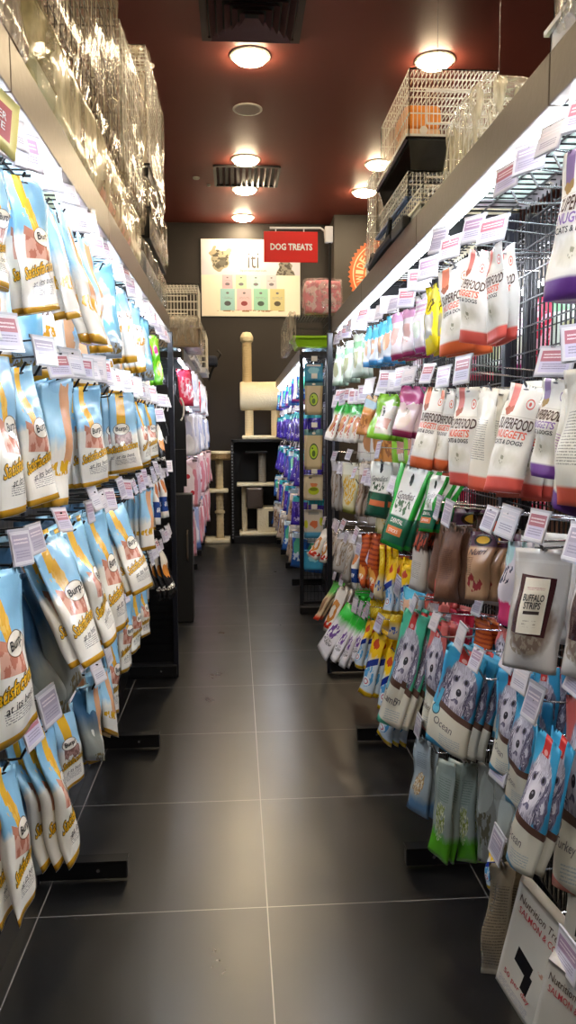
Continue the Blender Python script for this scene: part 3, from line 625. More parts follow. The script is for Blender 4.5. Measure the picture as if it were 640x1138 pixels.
# ------------------------------------------------------------------ poster
A, Bb = atY(223.5, 266, WY-.02), atY(333, 351.5, WY-.02)
def pouchlayer(cx, cy, w, h, c, c2):
    return [('r', cx, cy, w, h, c), ('e', cx, cy+h*.35, w*.45, h*.22, c2, {'warp': 0}), ('e', cx, cy-h*.6, w*.2, h*.1, '707078'), ('r', cx, cy-h*.15, w*.7, h*.14, '8c9098', {'lines': 60, 'a': .7})]
L = [('r', .5, .23, .51, .232, 'dcd8e4'), ('e', .3, .12, .4, .16, 'ebe8f0', {'soft': .8}),
     ('e', .19, .28, .1, .15, '9c9480', {'warp': 1}), ('e', .13, .17, .035, .07, 'a89c84', {'warp': 1}), ('e', .26, .17, .035, .07, 'a89c84', {'warp': 1}), ('e', .19, .3, .05, .09, '5e5a52', {'warp': 1}), ('e', .19, .27, .09, .14, '4c483e', {'warp': 1, 'noise': 22, 'thr': .54}),
     ('e', .86, .4, .085, .13, '8f8a80', {'warp': 1}), ('e', .86, .4, .08, .12, '504c46', {'warp': 1, 'noise': 22, 'thr': .52}), ('r', .5, .95, .6, .48, 'f3eadb'), ('r', .5, .73, .51, .268, 'f5ecdc')]
for cx, c in ((.26, 'e8b4c4'), (.4, 'b8d8b8'), (.55, 'b4dcdc'), (.71, 'cfc8d4')): L += pouchlayer(cx, .55, .055, .09, c, '787480')
for cx, c, c2 in ((.26, '9cccd0', '484c54'), (.43, 'e0bcc8', '8c3440'), (.6, '98d0bc', '3c5048'), (.77, 'd0c894', '504838')): L += pouchlayer(cx, .785, .075, .145, c, c2)
L += [('e', .5, .935, .35, .012, 'a07858', {'noise': 14, 'thr': .48})]
pm = design_mat('poster_print', 'f0eae2', L, rough=.45, bump=0, coat=0)
mb = MB(); mb.box(A.x-.006, Bb.x+.006, WY-.024, WY-.002, Bb.z-.006, A.z+.006, M['white'])
f = lambda s, q: Vector((A.x+(Bb.x-A.x)*s, WY-.028, A.z+(Bb.z-A.z)*q))
mb.quad(f(0, 1)+Vector((0, .002, 0)), f(1, 1)+Vector((0, .002, 0)), f(1, 0)+Vector((0, .002, 0)), f(0, 0)+Vector((0, .002, 0)), pm, uv=((0, 1), (1, 1), (1, 0), (0, 0)))
text_on(mb, f, 'iti', .525, .27, .11, .2, GRY, 0, .0)
text_on(mb, f, 'Dog and treats for simple mouths', .525, .405, .27, .03, GRY, .3, 0)
tag(mb.build('wall_poster', origin=((A.x+Bb.x)/2, WY-.02, Bb.z)), 'large poster with two terriers and rows of pastel pouches on the dark back wall', 'poster')

# ------------------------------------------------------------------ WIDES... badge on the pillar
orm = mat('badge_orange', 'dc6a2c', .4); crm = mat('badge_cream', 'f2dcb0', .45)
c = atY(427, 305, 8.988); Rr = (c - atY(388, 305, 8.988)).length
mb = MB()
def disc(mb, r, y, m, teeth=0, r2=None, n=96):
    c0 = len(mb.v); ring = []
    for i in range(n):
        a = 2*PI*i/n; rr = r*(1+.035*(1 if i % 2 else -1)) if teeth else r
        ring.append(len(mb.v)); mb.v.append(Vector((c.x+rr*math.cos(a), y, c.z+rr*math.sin(a))))
    if teeth:
        for i in ring: mb.v.append(mb.v[i]+Vector((0, .012, 0)))
        for i in range(n): j = (i+1) % n; mb.face([c0+i, c0+j, c0+n+j, c0+n+i], m)
    mb.face(ring[::-1], m)
disc(mb, Rr, 8.988, orm, 1); disc(mb, Rr*.9, 8.9865, crm); disc(mb, Rr*.87, 8.9855, orm); disc(mb, Rr*.55, 8.9845, crm); disc(mb, Rr*.52, 8.9835, mat('badge_inner', 'b8b0a4', .5))
word = '* WIDEST RANGE'
for i, ch in enumerate(word):
    if ch == ' ': continue
    a = math.radians(219 - i*14.5); r = Rr*.71
    px_, pz_ = c.x+r*math.cos(a), c.z+r*math.sin(a)
    tx, tz = math.sin(a), -math.cos(a); nx_, nz_ = math.cos(a), math.sin(a)
    hh = Rr*.21; ww = hh*(.9 if ch == 'W' else .35 if ch == 'I' else .7)
    fn = lambda s, q: Vector((px_ + tx*ww*(s-.5) - nx_*hh*(q-.5), 8.98, pz_ + tz*ww*(s-.5) - nz_*hh*(q-.5)))
    text_on(mb, fn, ch, .5, .5, 1, 1, crm, 0, .02)
tag(mb.build('round_badge', origin=c), 'orange saw edged round badge with cream letters WIDES on the pillar', 'sign')

# ------------------------------------------------------------------ cat trees and cabinet at the end
sis = mat('sisal_cream', 'dcc79c', .85, bump=.6, bscale=120); plm = mat('cream_plush', 'e6d9b8', .95, bump=.8, bscale=60); wick = mat('wicker', 'a88a5a', .8, bump=1, bscale=90); grb = mat('grey_plush', '8c8478', .9, bump=.5, bscale=50)
YT = 8.85
def xz(u, v): p = atY(u, v, YT); return p.x, p.z
t = empty('cat_tree', (-.21, YT, 0), 'slim cream cat tree with wicker basket top left of the black cabinet', 'cat tree', 'cream cat trees')
x0, z0 = xz(228, 597); x1, _ = xz(256, 597)
mb = MB(); mb.box(x0, x1, YT-.15, YT+.15, 0, .045, plm, .012); mb.build('base', t)
px_ = xz(243.5, 500)[0]
def ribbed(mb, c, r, z0, z1, m, n=40):
    pr = []
    for i in range(n+1): pr += [(r+(.003 if i % 2 else 0), z0+(z1-z0)*i/n)]
    mb.lathe(pr, (c[0], c[1], 0), m, 20)
mb = MB(); ribbed(mb, (px_, YT), .042, .045, xz(0, 508)[1], sis); mb.build('post', t)
z = xz(243, 547)[1]; mb = MB(); mb.box(px_-.17, px_+.1, YT-.12, YT+.12, z, z+.04, plm, .014); mb.build('platform', t)
z = xz(243, 569)[1]; mb = MB(); mb.lathe([(.055, z-.015), (.06, z), (.055, z+.015)], (px_, YT, 0), sis, 20); mb.build('collar', t)
z = xz(243, 511)[1]; mb = MB(); mb.lathe([(.13, z), (.155, z+.02), (.16, z+.07), (.145, z+.075)], (px_, YT, 0), wick, 28); b = mb.build('basket', t)
mb = MB(); mb.lathe([(.14, z+.07), (.17, z+.075), (.165, z+.1), (.1, z+.098)], (px_, YT, 0), plm, 28); mb.build('cushion', b)
bx, bz = xz(233, 523); mb = MB(); mb.lathe([(.003, bz+.14), (.003, bz+.03), (.02, bz+.025), (.028, bz), (.02, bz-.022), (.002, bz-.03)], (bx, YT-.12, 0), mat('toy_ball_grey', 'b8b4b0', .8), 14); mb.build('hanging_ball', t)
# black cabinet
cx0, cx1 = xz(256.5, 500)[0], .62; cz = xz(0, 489.5)[1]
t = empty('open_cabinet', (.28, YT, 0), 'black open shelving unit between the trees and the far right rack', 'cabinet')
mb = MB(); mb.box(cx0, cx1, YT+.3, YT+.315, 0, cz, M['blackm'])
mb.box(cx1-.03, cx1, YT-.2, YT+.3, 0, cz, M['blackm'])
mb.build('back_panel', t)
mb = MB(); mb.box(cx0, cx0+.03, YT-.2, YT-.17, 0, cz, M['black']); mb.box(cx0, cx0+.03, YT+.27, YT+.3, 0, cz, M['black'])
z = .06
while z < cz-.05: mb.box(cx0+.008, cx0+.022, YT-.2025, YT-.2, z, z+.018, mat('slot_hole_grey', '77787c', .5)); z += .036
mb.build('slotted_post', t)
mb = MB(); mb.box(cx0, cx1, YT-.2, YT+.3, cz-.03, cz, M['black'], .004); mb.build('top_board', t)
mb = MB(); mb.box(cx0, cx1, YT-.2, YT+.3, .0, .085, M['black'], .004); mb.build('base_board', t)
# big tree on top
t = empty('cat_tree', (.2, YT, cz), 'tall cream cat tree with plush tunnel standing on the black cabinet', 'cat tree', 'cream cat trees')
mb = MB(); mb.box(xz(264, 0)[0], .56, YT-.19, YT+.2, cz+.002, cz+.045, plm, .015); mb.build('base', t)
pa, pb = xz(272.5, 0)[0], xz(303.5, 0)[0]; zt = xz(0, 456)[1]
for x in (pa, pb): mb = MB(); ribbed(mb, (x, YT), .048, cz+.045, zt+.03, sis); mb.build('post', t)
dz0, dz1 = xz(0, 457)[1], xz(0, 424)[1]; rr = (dz1-dz0)/2; zc = (dz0+dz1)/2
xa, xb = xz(262, 0)[0], xz(309, 0)[0]
mb = MB(); mb.lathe([(rr-.06, xa+.02), (rr-.055, xa), (rr-.01, xa+.002), (rr, xa+.02), (rr-.004, (xa+xb)/2), (rr, xb-.02), (rr-.01, xb-.002), (rr-.055, xb), (rr-.06, xb-.02)], (0, YT, zc), plm, 32, 'x'); mb.build('tunnel', t)
zt2 = xz(0, 378)[1]; px2 = xz(270.5, 0)[0]
mb = MB(); ribbed(mb, (px2, YT), .052, dz1-.03, zt2, sis, 60); mb.build('tall_post', t)
mb = MB(); mb.lathe([(.055, zt2-.02), (.072, zt2), (.075, zt2+.04), (.06, zt2+.075), (.045, zt2+.095), (.02, zt2+.1)], (px2, YT, 0), plm, 20); mb.build('plush_cap', t)
# low tree inside the cabinet
t = empty('cat_tree', (.2, YT-.02, .085), 'low cat tree with square den box inside the black cabinet', 'cat tree', 'cream cat trees')
z = .085; Y = YT
mb = MB(); mb.box(xz(260, 0)[0], .56, Y-.18, Y+.2, z+.001, z+.035, plm, .01); mb.build('base', t)
za, zb = z+.035, xz(0, 566)[1]
mb = MB(); bx0, bx1 = xz(281, 0)[0], .55
mb.box(bx0, bx1, Y-.14, Y+.18, za, zb, plm, .01); hx0, hx1 = xz(294, 0)[0], xz(310, 0)[0]; mb.box(hx0, hx1, Y-.1425, Y-.139, za+.06, zb-.04, M['blackm']); mb.build('den_box', t)
zp = xz(0, 542)[1]
mb = MB(); ribbed(mb, (xz(263, 0)[0]+.03, Y), .03, za, zp, plm); mb.build('post', t)
mb = MB(); mb.box(xz(253, 0)[0]+.04, xz(302, 0)[0], Y-.17, Y+.15, zp, zp+.035, plm, .012); mb.build('platform', t)
z5 = xz(0, 505)[1]
mb = MB(); ribbed(mb, (xz(287.5, 0)[0], Y), .042, zp+.035, z5, grb); mb.build('post', t)
mb = MB(); mb.box(xz(268, 0)[0], xz(293.5, 0)[0], Y-.12, Y+.12, z5, z5+.02, M['black'], .005); mb.build('top_plate', t)
mb = MB(); mb.box(xz(268, 0)[0], xz(288, 0)[0], Y-.16, Y+.1, zp-.26, zp-.005, mat('brown_shiny_wrap', '5c5048', .25, .3, bump=.8, bscale=18), .03); mb.build('wrapped_hammock', t)

# ------------------------------------------------------------------ cages and carriers on the racks
filmw = film_mat('cling_film', 'd8d2c4', .30, .1, 45, 9); filmc = film_mat('crumpled_cream_film', 'e8dca6', .62, .3, 10, 8); filmb = film_mat('warm_cling_film', 'cbbfa8', .40, .1, 48, 7)
def wrap(parent, x0, x1, y0, y1, z0, z1, m, n=14, amp=.012, r=.05, taper=(0, 0)):
    """loose film hull round a box"""
    bm = bmesh.new(); bmesh.ops.create_cube(bm, size=1); bmesh.ops.subdivide_edges(bm, edges=bm.edges[:], cuts=n, use_grid_fill=True)
    c = Vector(((x0+x1)/2, (y0+y1)/2, (z0+z1)/2)); h = Vector(((x1-x0)/2, (y1-y0)/2, (z1-z0)/2)); sd = random.random()*50
    for v in bm.verts:
        p = v.co*2; q = Vector((p.x*h.x, p.y*h.y, p.z*h.z))
        inner = Vector([max(-h[i]+r, min(h[i]-r, q[i])) for i in range(3)]); d = q-inner
        if d.length > 0: q = inner + d.normalized()*r
        k = (p.z+1)/2; q.x *= 1-taper[0]*k; q.y *= 1-taper[1]*k
        w = c+q; nn = 1.5*noise.noise(Vector((w.x*9+sd, w.y*9+w.z*4, w.z*6-w.y*3)))+.7*noise.noise(Vector((w.x*30+sd, w.y*24+w.z*12, w.z*10)))
        v.co = w + (q.normalized())*amp*nn
    mb = MB(); bm.verts.index_update(); mb.v = [v.co.copy() for v in bm.verts]
    for f_ in bm.faces: mb.face([v.index for v in f_.verts], m)
    bm.free(); return mb.build('plastic_wrap', parent, smooth=True)
def wires(mb, x0, x1, y0, y1, z0, z1, s, r, m, hs=.06, faces='xXyYZ', arch=0):
    zf = lambda y: z1 if not arch else z0+(z1-z0)*(1-arch) + (z1-z0)*arch*math.sqrt(max(0, 1-((y-(y0+y1)/2)/((y1-y0)/2))**2))
    def rng(a, b, st):
        n = max(1, round((b-a)/st)); return [a+(b-a)*i/n for i in range(n+1)]
    if 'x' in faces or 'X' in faces:
        for X, k in ((x0, 'x'), (x1, 'X')):
            if k not in faces: continue
            for y in rng(y0, y1, s*1.9): mb.rod([(X, y, z0), (X, y, zf(y))], r, m, 4, False)
            for z in rng(z0, z1, hs):
                if arch and z > z0+(z1-z0)*(1-arch): continue
                mb.rod([(X, y0, z), (X, y1, z)], r*1.3, m, 4, False)
    for Yv, k in ((y0, 'y'), (y1, 'Y')):
        if k not in faces: continue
        for x in rng(x0, x1, s): mb.rod([(x, Yv, z0), (x, Yv, zf(Yv+(.001 if Yv == y0 else -.001)))], r, m, 4, False)
        for z in rng(z0, zf(Yv), hs): mb.rod([(x0, Yv, z), (x1, Yv, z)], r*1.3, m, 4, False)
    if 'Z' in faces:
        if arch:
            ys = [y0+(y1-y0)*(1-math.cos(PI*i/10))/2 for i in range(11)]
            for x in rng(x0, x1, s): mb.rod([(x, y, zf(y)) for y in ys], r, m, 4, False)
            for y in ys[1:-1:2]: mb.rod([(x0, y, zf(y)), (x1, y, zf(y))], r*1.3, m, 4, False)
        else:
            for x in rng(x0, x1, s): mb.rod([(x, y0, z1), (x, y1, z1)], r, m, 4, False)
            for y in rng(y0, y1, hs): mb.rod([(x0, y, z1), (x1, y, z1)], r*1.3, m, 4, False)
def cage(label, x0, x1, y0, y1, z0, z1, traym, wm, s=.016, r=.0014, trayh=.06, arch=0, film=None, group='pet cages and carriers on the racks', name='pet_cage', hs=.06, extra=None, open_=False):
    t = empty(name, ((x0+x1)/2, (y0+y1)/2, z0), label, 'pet cage', group)
    mb = MB(); b = .012
    mb.box(x0, x1, y0, y1, z0, z0+.008, traym)
    for a in ((x0, x0+.006, y0, y1), (x1-.006, x1, y0, y1), (x0, x1, y0, y0+.006), (x0, x1, y1-.006, y1)): mb.box(*a, z0+.004, z0+trayh, traym)
    for a in ((x0-.008, x0+.004, y0-.008, y1+.008), (x1-.004, x1+.008, y0-.008, y1+.008), (x0, x1, y0-.008, y0+.004), (x0, x1, y1-.004, y1+.008)): mb.box(*a, z0+trayh-.008, z0+trayh, traym)
    mb.build('tray', t)
    mb = MB(); wires(mb, x0+.004, x1-.004, y0+.004, y1-.004, z0+trayh, z1, s, r, wm, hs, arch=arch); wt = mb.build('wire_top', t)
    mb = MB(); q = (x1-x0)*.3; cxm = (x0+x1)/2; za = z0+trayh+.03; zb = za+(z1-za)*.6
    mb.rod([(cxm-q, y0-.004, za), (cxm-q, y0-.004, zb), (cxm+q, y0-.004, zb), (cxm+q, y0-.004, za), (cxm-q, y0-.004, za)], r*2.2, wm, 5, False); mb.build('door', wt)
    if film: wrap(t, x0-.012, x1+.012, y0-.012, y1+.012, z0+.0, z1+.015, film, amp=.01)
    return t
S0 = 1.8475
def px3(u, X): return X, atX(u, 300, X).y
# --- right side
wy = lambda u, X: atX(u, 300, X).y
cage('topmost white wire cage of the tall stack with an orange hut inside', .505, .775, 2.28, 2.72, 2.105, 2.30, M['white'], M['wwire'], .012, .0015, .012, group='white wire cages stacked on the right rack')
t = empty('hamster_hut', (.60, 2.4, 2.12), 'small orange roofed hut inside the topmost white cage', 'pet hut')
mb = MB(); hx0, hx1 = atY(452, 0, 2.36).x, atY(492, 0, 2.36).x
hz0, hz1, hz2 = 2.119, atY(470, 142, 2.36).z, atY(470, 115, 2.36).z
mb.box(hx0, hx1, 2.36, 2.5, hz0, hz1, mat('peach_plastic', 'f2c8a0', .4), .008); mb.build('hut_base', t)
mb = MB(); mb.box(hx0-.004, hx1+.004, 2.355, 2.505, hz1, hz2, mat('orange_plastic', 'f49a3c', .35), .02); mb.lathe([(.012, 2.35), (.012, 2.356)], ((hx0+hx1)/2, 0, hz1-.01), M['white'], 16, 'y'); mb.build('hut_roof', t)
t = empty('deep_tray', (.64, 2.5, 2.03), 'black deep plastic tray between two stacked white cages', 'tray')
mb = MB(); gb = mat('glossy_black_plastic', '0e0e10', .15)
mb.v = [Vector(a) for a in ((.52, 2.3, 2.02), (.77, 2.3, 2.02), (.77, 2.7, 2.02), (.52, 2.7, 2.02), (.505, 2.27, 2.1), (.785, 2.27, 2.1), (.785, 2.73, 2.1), (.505, 2.73, 2.1))]
for q in ((3, 2, 1, 0), (0, 1, 5, 4), (1, 2, 6, 5), (2, 3, 7, 6), (3, 0, 4, 7), (4, 5, 6, 7)): mb.face(list(q), gb)
tb = mb.build('tub', t); mb = MB(); mb.rod([(.5, 2.26, 2.1), (.79, 2.26, 2.1), (.79, 2.74, 2.1), (.5, 2.74, 2.1), (.5, 2.26, 2.1)], .006, gb, 6); mb.build('rim', tb)
cage('white wire cage with blue lining under the black deep tray', .505, .775, 2.28, 2.74, 1.93, 2.016, mat('blue_grey_lining', '54688c', .5), M['wwire'], .012, .0016, .012, hs=.04, group='white wire cages stacked on the right rack')
cage('bottom white wire cage of the stack with cream tray', .505, .775, 2.1, 2.72, S0, 1.925, mat('cream_tray', 'e0d8b8', .4), M['wwire'], .014, .0015, .03, hs=.04, group='white wire cages stacked on the right rack')
cage('film wrapped white wire cage farther along the right rack', .505, .775, 2.78, 2.98, S0, 2.2, M['white'], M['wwire'], .018, .0015, .05, film=filmw, group='white wire cages stacked on the right rack')
# arched cage
cage('arched clear wrapped wire cage with grey tub right of the white stack', .55, .78, 1.76, 2.05, S0, 2.05, mat('grey_clear_tub', '8c8a8c', .15), M['wwire'], .02, .0012, .05, arch=.8, film=film_mat('clear_film_light', 'f2e8c8', .35, .08, 50, 10), name='arched_cage', group='film wrapped cages on the right rack')
cage('crinkled film wrapped cage at the top right corner', .508, .77, .95, 1.26, S0, 2.3, M['white'], mat('grey_wire', '7a7884', .3, .5), .02, .0015, .05, film=filmb, group='film wrapped cages on the right rack')
t = empty('carrier_handle', (.49, 2.6, 1.837), 'black folded carrier handle lying along the right header by the orange badge', 'handle')
mb = MB(); mb.rod([(.492, 2.82, 1.852), (.49, 2.6, 1.862), (.49, 2.4, 1.862)], [.012, .016, .014], M['blackm'], 8); mb.rod([(.49, 2.5, 1.862), (.49, 2.47, 1.895), (.488, 2.44, 1.925)], [.01, .009, .007], M['blackm'], 8)
mb.rod([(.49, 2.8, 1.86), (.49, 2.76, 1.885), (.49, 2.72, 1.865)], .009, M['blackm'], 8); mb.build('handle_bar', t)
mb = MB(); mb.box(.478, .504, 2.22, 2.38, 1.838, 1.875, M['blackm'], .006); mb.build('hinge_block', t)
# --- left side
brm = mat('brown_plastic_shell', '6e5c48', .3, .2, bump=.2, bscale=10)
t = empty('wrapped_carrier', (-.5, 1.1, S0), 'brown film wrapped carrier at the near left end of the rack top', 'pet carrier')
mb = MB(); mb.box(-.7, -.345, .75, 1.38, S0, 2.02, brm, .03); mb.build('shell', t); wrap(t, -.71, -.336, .74, 1.39, S0, 2.2, filmb, amp=.015)
t = empty('wrapped_carrier', (-.5, 2.0, S0), 'carrier under crumpled cream plastic sheet on the left rack', 'pet carrier')
mb = MB(); mb.box(-.6, -.365, 1.5, 2.2, S0, 1.98, mat('sage_shell', 'aab49a', .4), .03); mb.build('shell', t)
mb = MB(); mb.box(-.6, -.365, 2.22, 2.9, S0, 1.97, mat('salmon_shell', 'dc9c80', .5), .03); mb.build('lid', t)
wrap(t, -.63, -.338, 1.44, 2.95, S0, 2.05, filmc, amp=.014, r=.04)
cage('very tall black wire cage in streaky film on the near left rack', -.72, -.352, 1.48, 2.5, 2.035, 2.95, filmb, M['dwire'], .03, .0016, .006, film=filmb, hs=.05, group='film wrapped cages on the left rack')
cage('shorter film wrapped cage behind the very tall wrapped cage', -.68, -.352, 2.58, 3.12, 2.035, 2.56, filmb, M['wwire'], .03, .0014, .06, film=filmw, group='film wrapped cages on the left rack')
cage('tall film wrapped wire cage at the far end of the left rack top', -.52, -.34, 3.2, 3.85, 2.28, 2.78, M['black'], M['wwire'], .02, .0014, .05, film=filmb, group='film wrapped cages on the left rack', hs=.03)
cage('film wrapped dark wire cage beneath the tall one at the left rack end', -.55, -.335, 3.15, 3.85, 2.03, 2.27, M['black'], M['dwire'], .025, .0014, .12, film=filmb, group='film wrapped cages on the left rack')
t = empty('wrapped_carrier', (-.45, 3.5, S0), 'grey film wrapped carrier resting low at the left rack end', 'pet carrier')
mb = MB(); mb.box(-.56, -.35, 3.1, 3.84, S0, 1.99, mat('slate_shell', '5e6670', .3), .04); mb.build('shell', t); wrap(t, -.57, -.33, 3.0, 3.86, S0, 2.02, filmw, amp=.015)
# far left top
tan = mat('tan_plastic', 'a8947a', .4)
xf = lambda u, v, Y: atY(u, v, Y)
cage('small white wire cage topmost on the far left rack', -.66, xf(215, 0, 5.6).x, 5.6, 6.0, 2.06, xf(0, 314, 5.6).z, M['white'], M['wwire'], .025, .002, .02, group='cages on the far left rack')
t = cage('film wrapped wire cage with tan tub on the far left rack', -.70, xf(216, 0, 5.4).x+.0, 5.36, 5.9, S0, 2.05, tan, M['wwire'], .022, .0016, .13, film=filmw, group='cages on the far left rack')
cage('long narrow white cage farther along the far left rack', -.6, -.33, 6.3, 7.4, S0, 2.2, M['white'], M['wwire'], .04, .002, .05, film=filmw, group='cages on the far left rack')
cage('farthest white wire cage on the far left rack', -.5, -.29, 7.6, 8.3, S0, 2.25, M['white'], M['wwire'], .04, .0025, .05, group='cages on the far left rack')
t = empty('folded_stroller', (-.3, 8.0, S0), 'dark blue folded pet stroller at the far left rack end', 'stroller')
mb = MB(); mb.rod([(-.3, 8.6, 1.85), (-.25, 8.55, 1.98), (-.16, 8.5, 2.12), (-.2, 8.5, 2.16)], .014, M['blackm'], 6); mb.build('frame', t)
mb = MB(); mb.box(-.36, -.2, 8.45, 8.7, 1.99, 2.1, mat('navy_fabric', '22283c', .8), .03); mb.build('canopy', t)
# far right top: cage with lime tray, pink cushion
lime = mat('lime_plastic', '9cd81e', .3)
A, Bb = atY(326, 374, 5.3), atY(364, 392, 5.3)
t = empty('hamster_cage', ((A.x+Bb.x)/2, 5.5, S0), 'black wire small pet cage with lime green tub on the far right rack', 'pet cage')
mb = MB(); zt = A.z; zb = max(Bb.z+.0, S0)
x0, x1, y0, y1 = A.x, .64, 5.3, 5.62
mb.v = [Vector(a) for a in ((x0+.03, y0+.02, zb), (x1-.01, y0+.02, zb), (x1-.01, y1-.02, zb), (x0+.03, y1-.02, zb), (x0, y0, zt), (x1, y0, zt), (x1, y1, zt), (x0, y1, zt))]
for q in ((3, 2, 1, 0), (0, 1, 5, 4), (1, 2, 6, 5), (2, 3, 7, 6), (3, 0, 4, 7), (4, 5, 6, 7)): mb.face(list(q), lime)
mb.box(x0-.008, x1+.008, y0-.008, y1+.008, zt-.012, zt+.006, lime, .003); mb.build('tub', t)
zc = atY(345, 350, 5.3).z
mb = MB(); wires(mb, x0+.01, x1-.005, y0+.01, y1-.01, zt, zc, .02, .0018, M['dwire'], .05); mb.build('wire_top', t)
wrap(t, x0-.04, x0+.02, 5.25, 6.2, S0-.0, zc+.02, filmw, n=8, r=.02)
a, b = atY(338, 309, 5.3), atY(381, 351, 5.3)
pk = design_mat('pink_quilted_fabric', 'f2a2b2', [], rough=.6, bump=.8)
for _n in pk.node_tree.nodes:
    if _n.type == 'BSDF_PRINCIPLED':
        _g = G(pk); _tc = _g.n.new('ShaderNodeTexCoord'); _g.l.new(_g.mix(_g.math('GREATER_THAN', _g.noise(_tc.outputs['Object'], 22, 3)[0], .53), lc('f49aac'), lc('fcdce2')), _n.inputs['Base Color']); break
t = empty('pink_cushion', ((a.x+b.x)/2, 5.4, zc+.006), 'puffy pink bedding pack on top of the lime tub cage', 'bedding')
def pil_(x0, x1, y0, y1, z0, z1, m, par, nm):
    bm = bmesh.new(); bmesh.ops.create_cube(bm, size=1); bmesh.ops.subdivide_edges(bm, edges=bm.edges[:], cuts=8, use_grid_fill=True)
    for v in bm.verts:
        p = v.co*2; l = max(abs(p.x), abs(p.y), abs(p.z)); s = (p.length/l) if l else 1
        q = p*(1-.34*(1-1/s)) if s else p
        nn = 1+.05*noise.noise(Vector((q.x*2.2, q.y*2, q.z*2.2)))
        v.co = Vector(((x0+x1)/2+q.x*nn*(x1-x0)/2, (y0+y1)/2+q.y*(y1-y0)/2, (z0+z1)/2+q.z*nn*(z1-z0)/2))
    mb = MB(); bm.verts.index_update(); mb.v = [v.co.copy() for v in bm.verts]
    for f_ in bm.faces: mb.face([v.index for v in f_.verts], m)
    bm.free(); return mb.build(nm, par, smooth=True)
pil_(a.x, b.x, 5.3, 5.5, zc+.003, a.z, pk, t, 'quilt'); pil_(a.x-.012, b.x+.01, 5.29, 5.51, zc+.0, a.z+.015, film_mat('thin_pack_film', 'f6e6e6', .2, .15, 20, 20), t, 'pack_film')
# ================================================================== bags on the near left rack
q = qbag
L_, R_ = -1, 1
# tier 1 (top)
q(L_, 'chew', ((-34, 176), (4, 186), (12, 325), (-24, 312)), 'gold scripted chew bag cut by the left picture edge, top tier', n=1, ky=.03)
q(L_, 'chew', ((3, 188), (44, 205), (68, 344), (28, 350)), 'nearest whole chew bag of the left top tier, gold scripted', n=1, ky=.03)
q(L_, 'chewside', ((42, 214), (60, 235), (92, 352), (74, 356)), 'narrow chew bag, second whole one of the left top tier', n=1)
q(L_, 'chewside', ((58, 222), (80, 250), (118, 384), (100, 380)), 'leaning chew bag with peach window, left top tier', n=1)
q(L_, 'blueclear', ((100, 302), (124, 290), (137, 398), (117, 398)), 'clear light blue bag in the middle of the left top tier', n=2)
q(L_, 'chewside', ((84, 255), (98, 268), (122, 392), (110, 392)), 'slim chew bag just before the clear light blue bag, left top tier', n=1)
q(L_, 'whitegold', ((129, 318), (141, 324), (153, 402), (141, 404)), 'white and gold bag just past the clear blue one, left top tier', n=2)
q(L_, 'whitegold', ((142, 335), (154, 342), (164, 412), (152, 415)), 'white and gold bag, left top tier, third before the lime one', n=2)
q(L_, 'blueclear', ((153, 350), (164, 356), (171, 422), (160, 424)), 'small pale blue bag past the white gold ones, left top tier', n=2)
q(L_, 'limeyel', ((168, 372), (177, 374), (181, 428), (171, 428)), 'lime green bag at the far end of the left top tier', n=1)
# tier 2
q(L_, 'chew', ((-16, 392), (10, 397), (31, 567), (2, 577)), 'crinkled chew bag, second tier, at the left picture edge', n=2, ky=.02)
q(L_, 'chew', ((11, 410), (38, 405), (64, 553), (29, 565)), 'chew bag in the second left tier with its oval badge turned away', n=3)
q(L_, 'chewside', ((45, 427), (80, 418), (78, 560), (58, 563)), 'pale chew bag seen edge on, second left tier', n=3)
q(L_, 'chew', ((80, 430), (110, 428), (122, 535), (90, 543)), 'chew bag with white torn patch, second left tier, middle', n=3)
q(L_, 'chewduck', ((119, 437), (147, 436), (160, 521), (122, 528)), 'frontal chew bag with yellow ribbon top and oval badge, second left tier', n=3, skew=.03)
q(L_, 'chew', ((147, 444), (159, 449), (168, 512), (157, 519)), 'slim chew bag right of the frontal one, second left tier', n=2)
q(L_, 'chew', ((158, 448), (171, 450), (177, 507), (165, 511)), 'last chew bag of the second left tier, pale blue top', n=2)
q(L_, 'dogfood', ((172, 470), (178, 471), (186, 520), (178, 520)), 'thin dark bag with orange patch ending the second left tier', n=1)
# tier 3
q(L_, 'chew', ((-38, 640), (19, 630), (47, 796), (-10, 842)), 'largest chew bag, third tier, cut by the left picture edge', n=1, ky=.02, th=.016)
q(L_, 'chew', ((28, 608), (69, 590), (119, 727), (93, 744)), 'foremost whole chew bag of the third left tier, oval badge clear', n=1, ky=.03, th=.014)
q(L_, 'chewbackshade', ((22, 640), (40, 628), (92, 752), (66, 786)), 'chew bag showing its shaded dark blue back, third left tier, near', X=-.375, n=1, hook=False)
q(L_, 'chewbackshade', ((14, 664), (28, 650), (80, 790), (48, 800)), 'chew bag showing shaded dull blue back behind the largest chew bag', X=-.385, n=1, hook=False)
q(L_, 'chew', ((68, 590), (92, 577), (130, 705), (116, 722)), 'chew bag partly covered by its right neighbour, third left tier', n=2, ky=.02)
q(L_, 'chew', ((88, 576), (114, 565), (146, 690), (126, 706)), 'chew bag with the lowest hanging gold script, third left tier', n=2, ky=.02)
q(L_, 'chew', ((112, 568), (136, 558), (172, 650), (148, 663)), 'rightmost tilted chew bag of the third left tier', n=3, ky=.02)
q(L_, 'chewside', ((154, 545), (169, 541), (173, 609), (156, 613)), 'upright pale blue chew bag before the dog food bags, third left tier', n=2)
q(L_, 'bluestick', ((167, 528), (175, 530), (180, 583), (172, 583)), 'small white and dark blue stick pack, third left tier', n=1)
q(L_, 'bluestick', ((175, 524), (182, 526), (188, 574), (181, 576)), 'smaller dark blue stick pack at the louvred panel', n=1)
q(L_, 'dogfood', ((172, 606), (182, 606), (197, 656), (186, 668)), 'black and cream bag with orange food picture by the louvred panel', n=3)
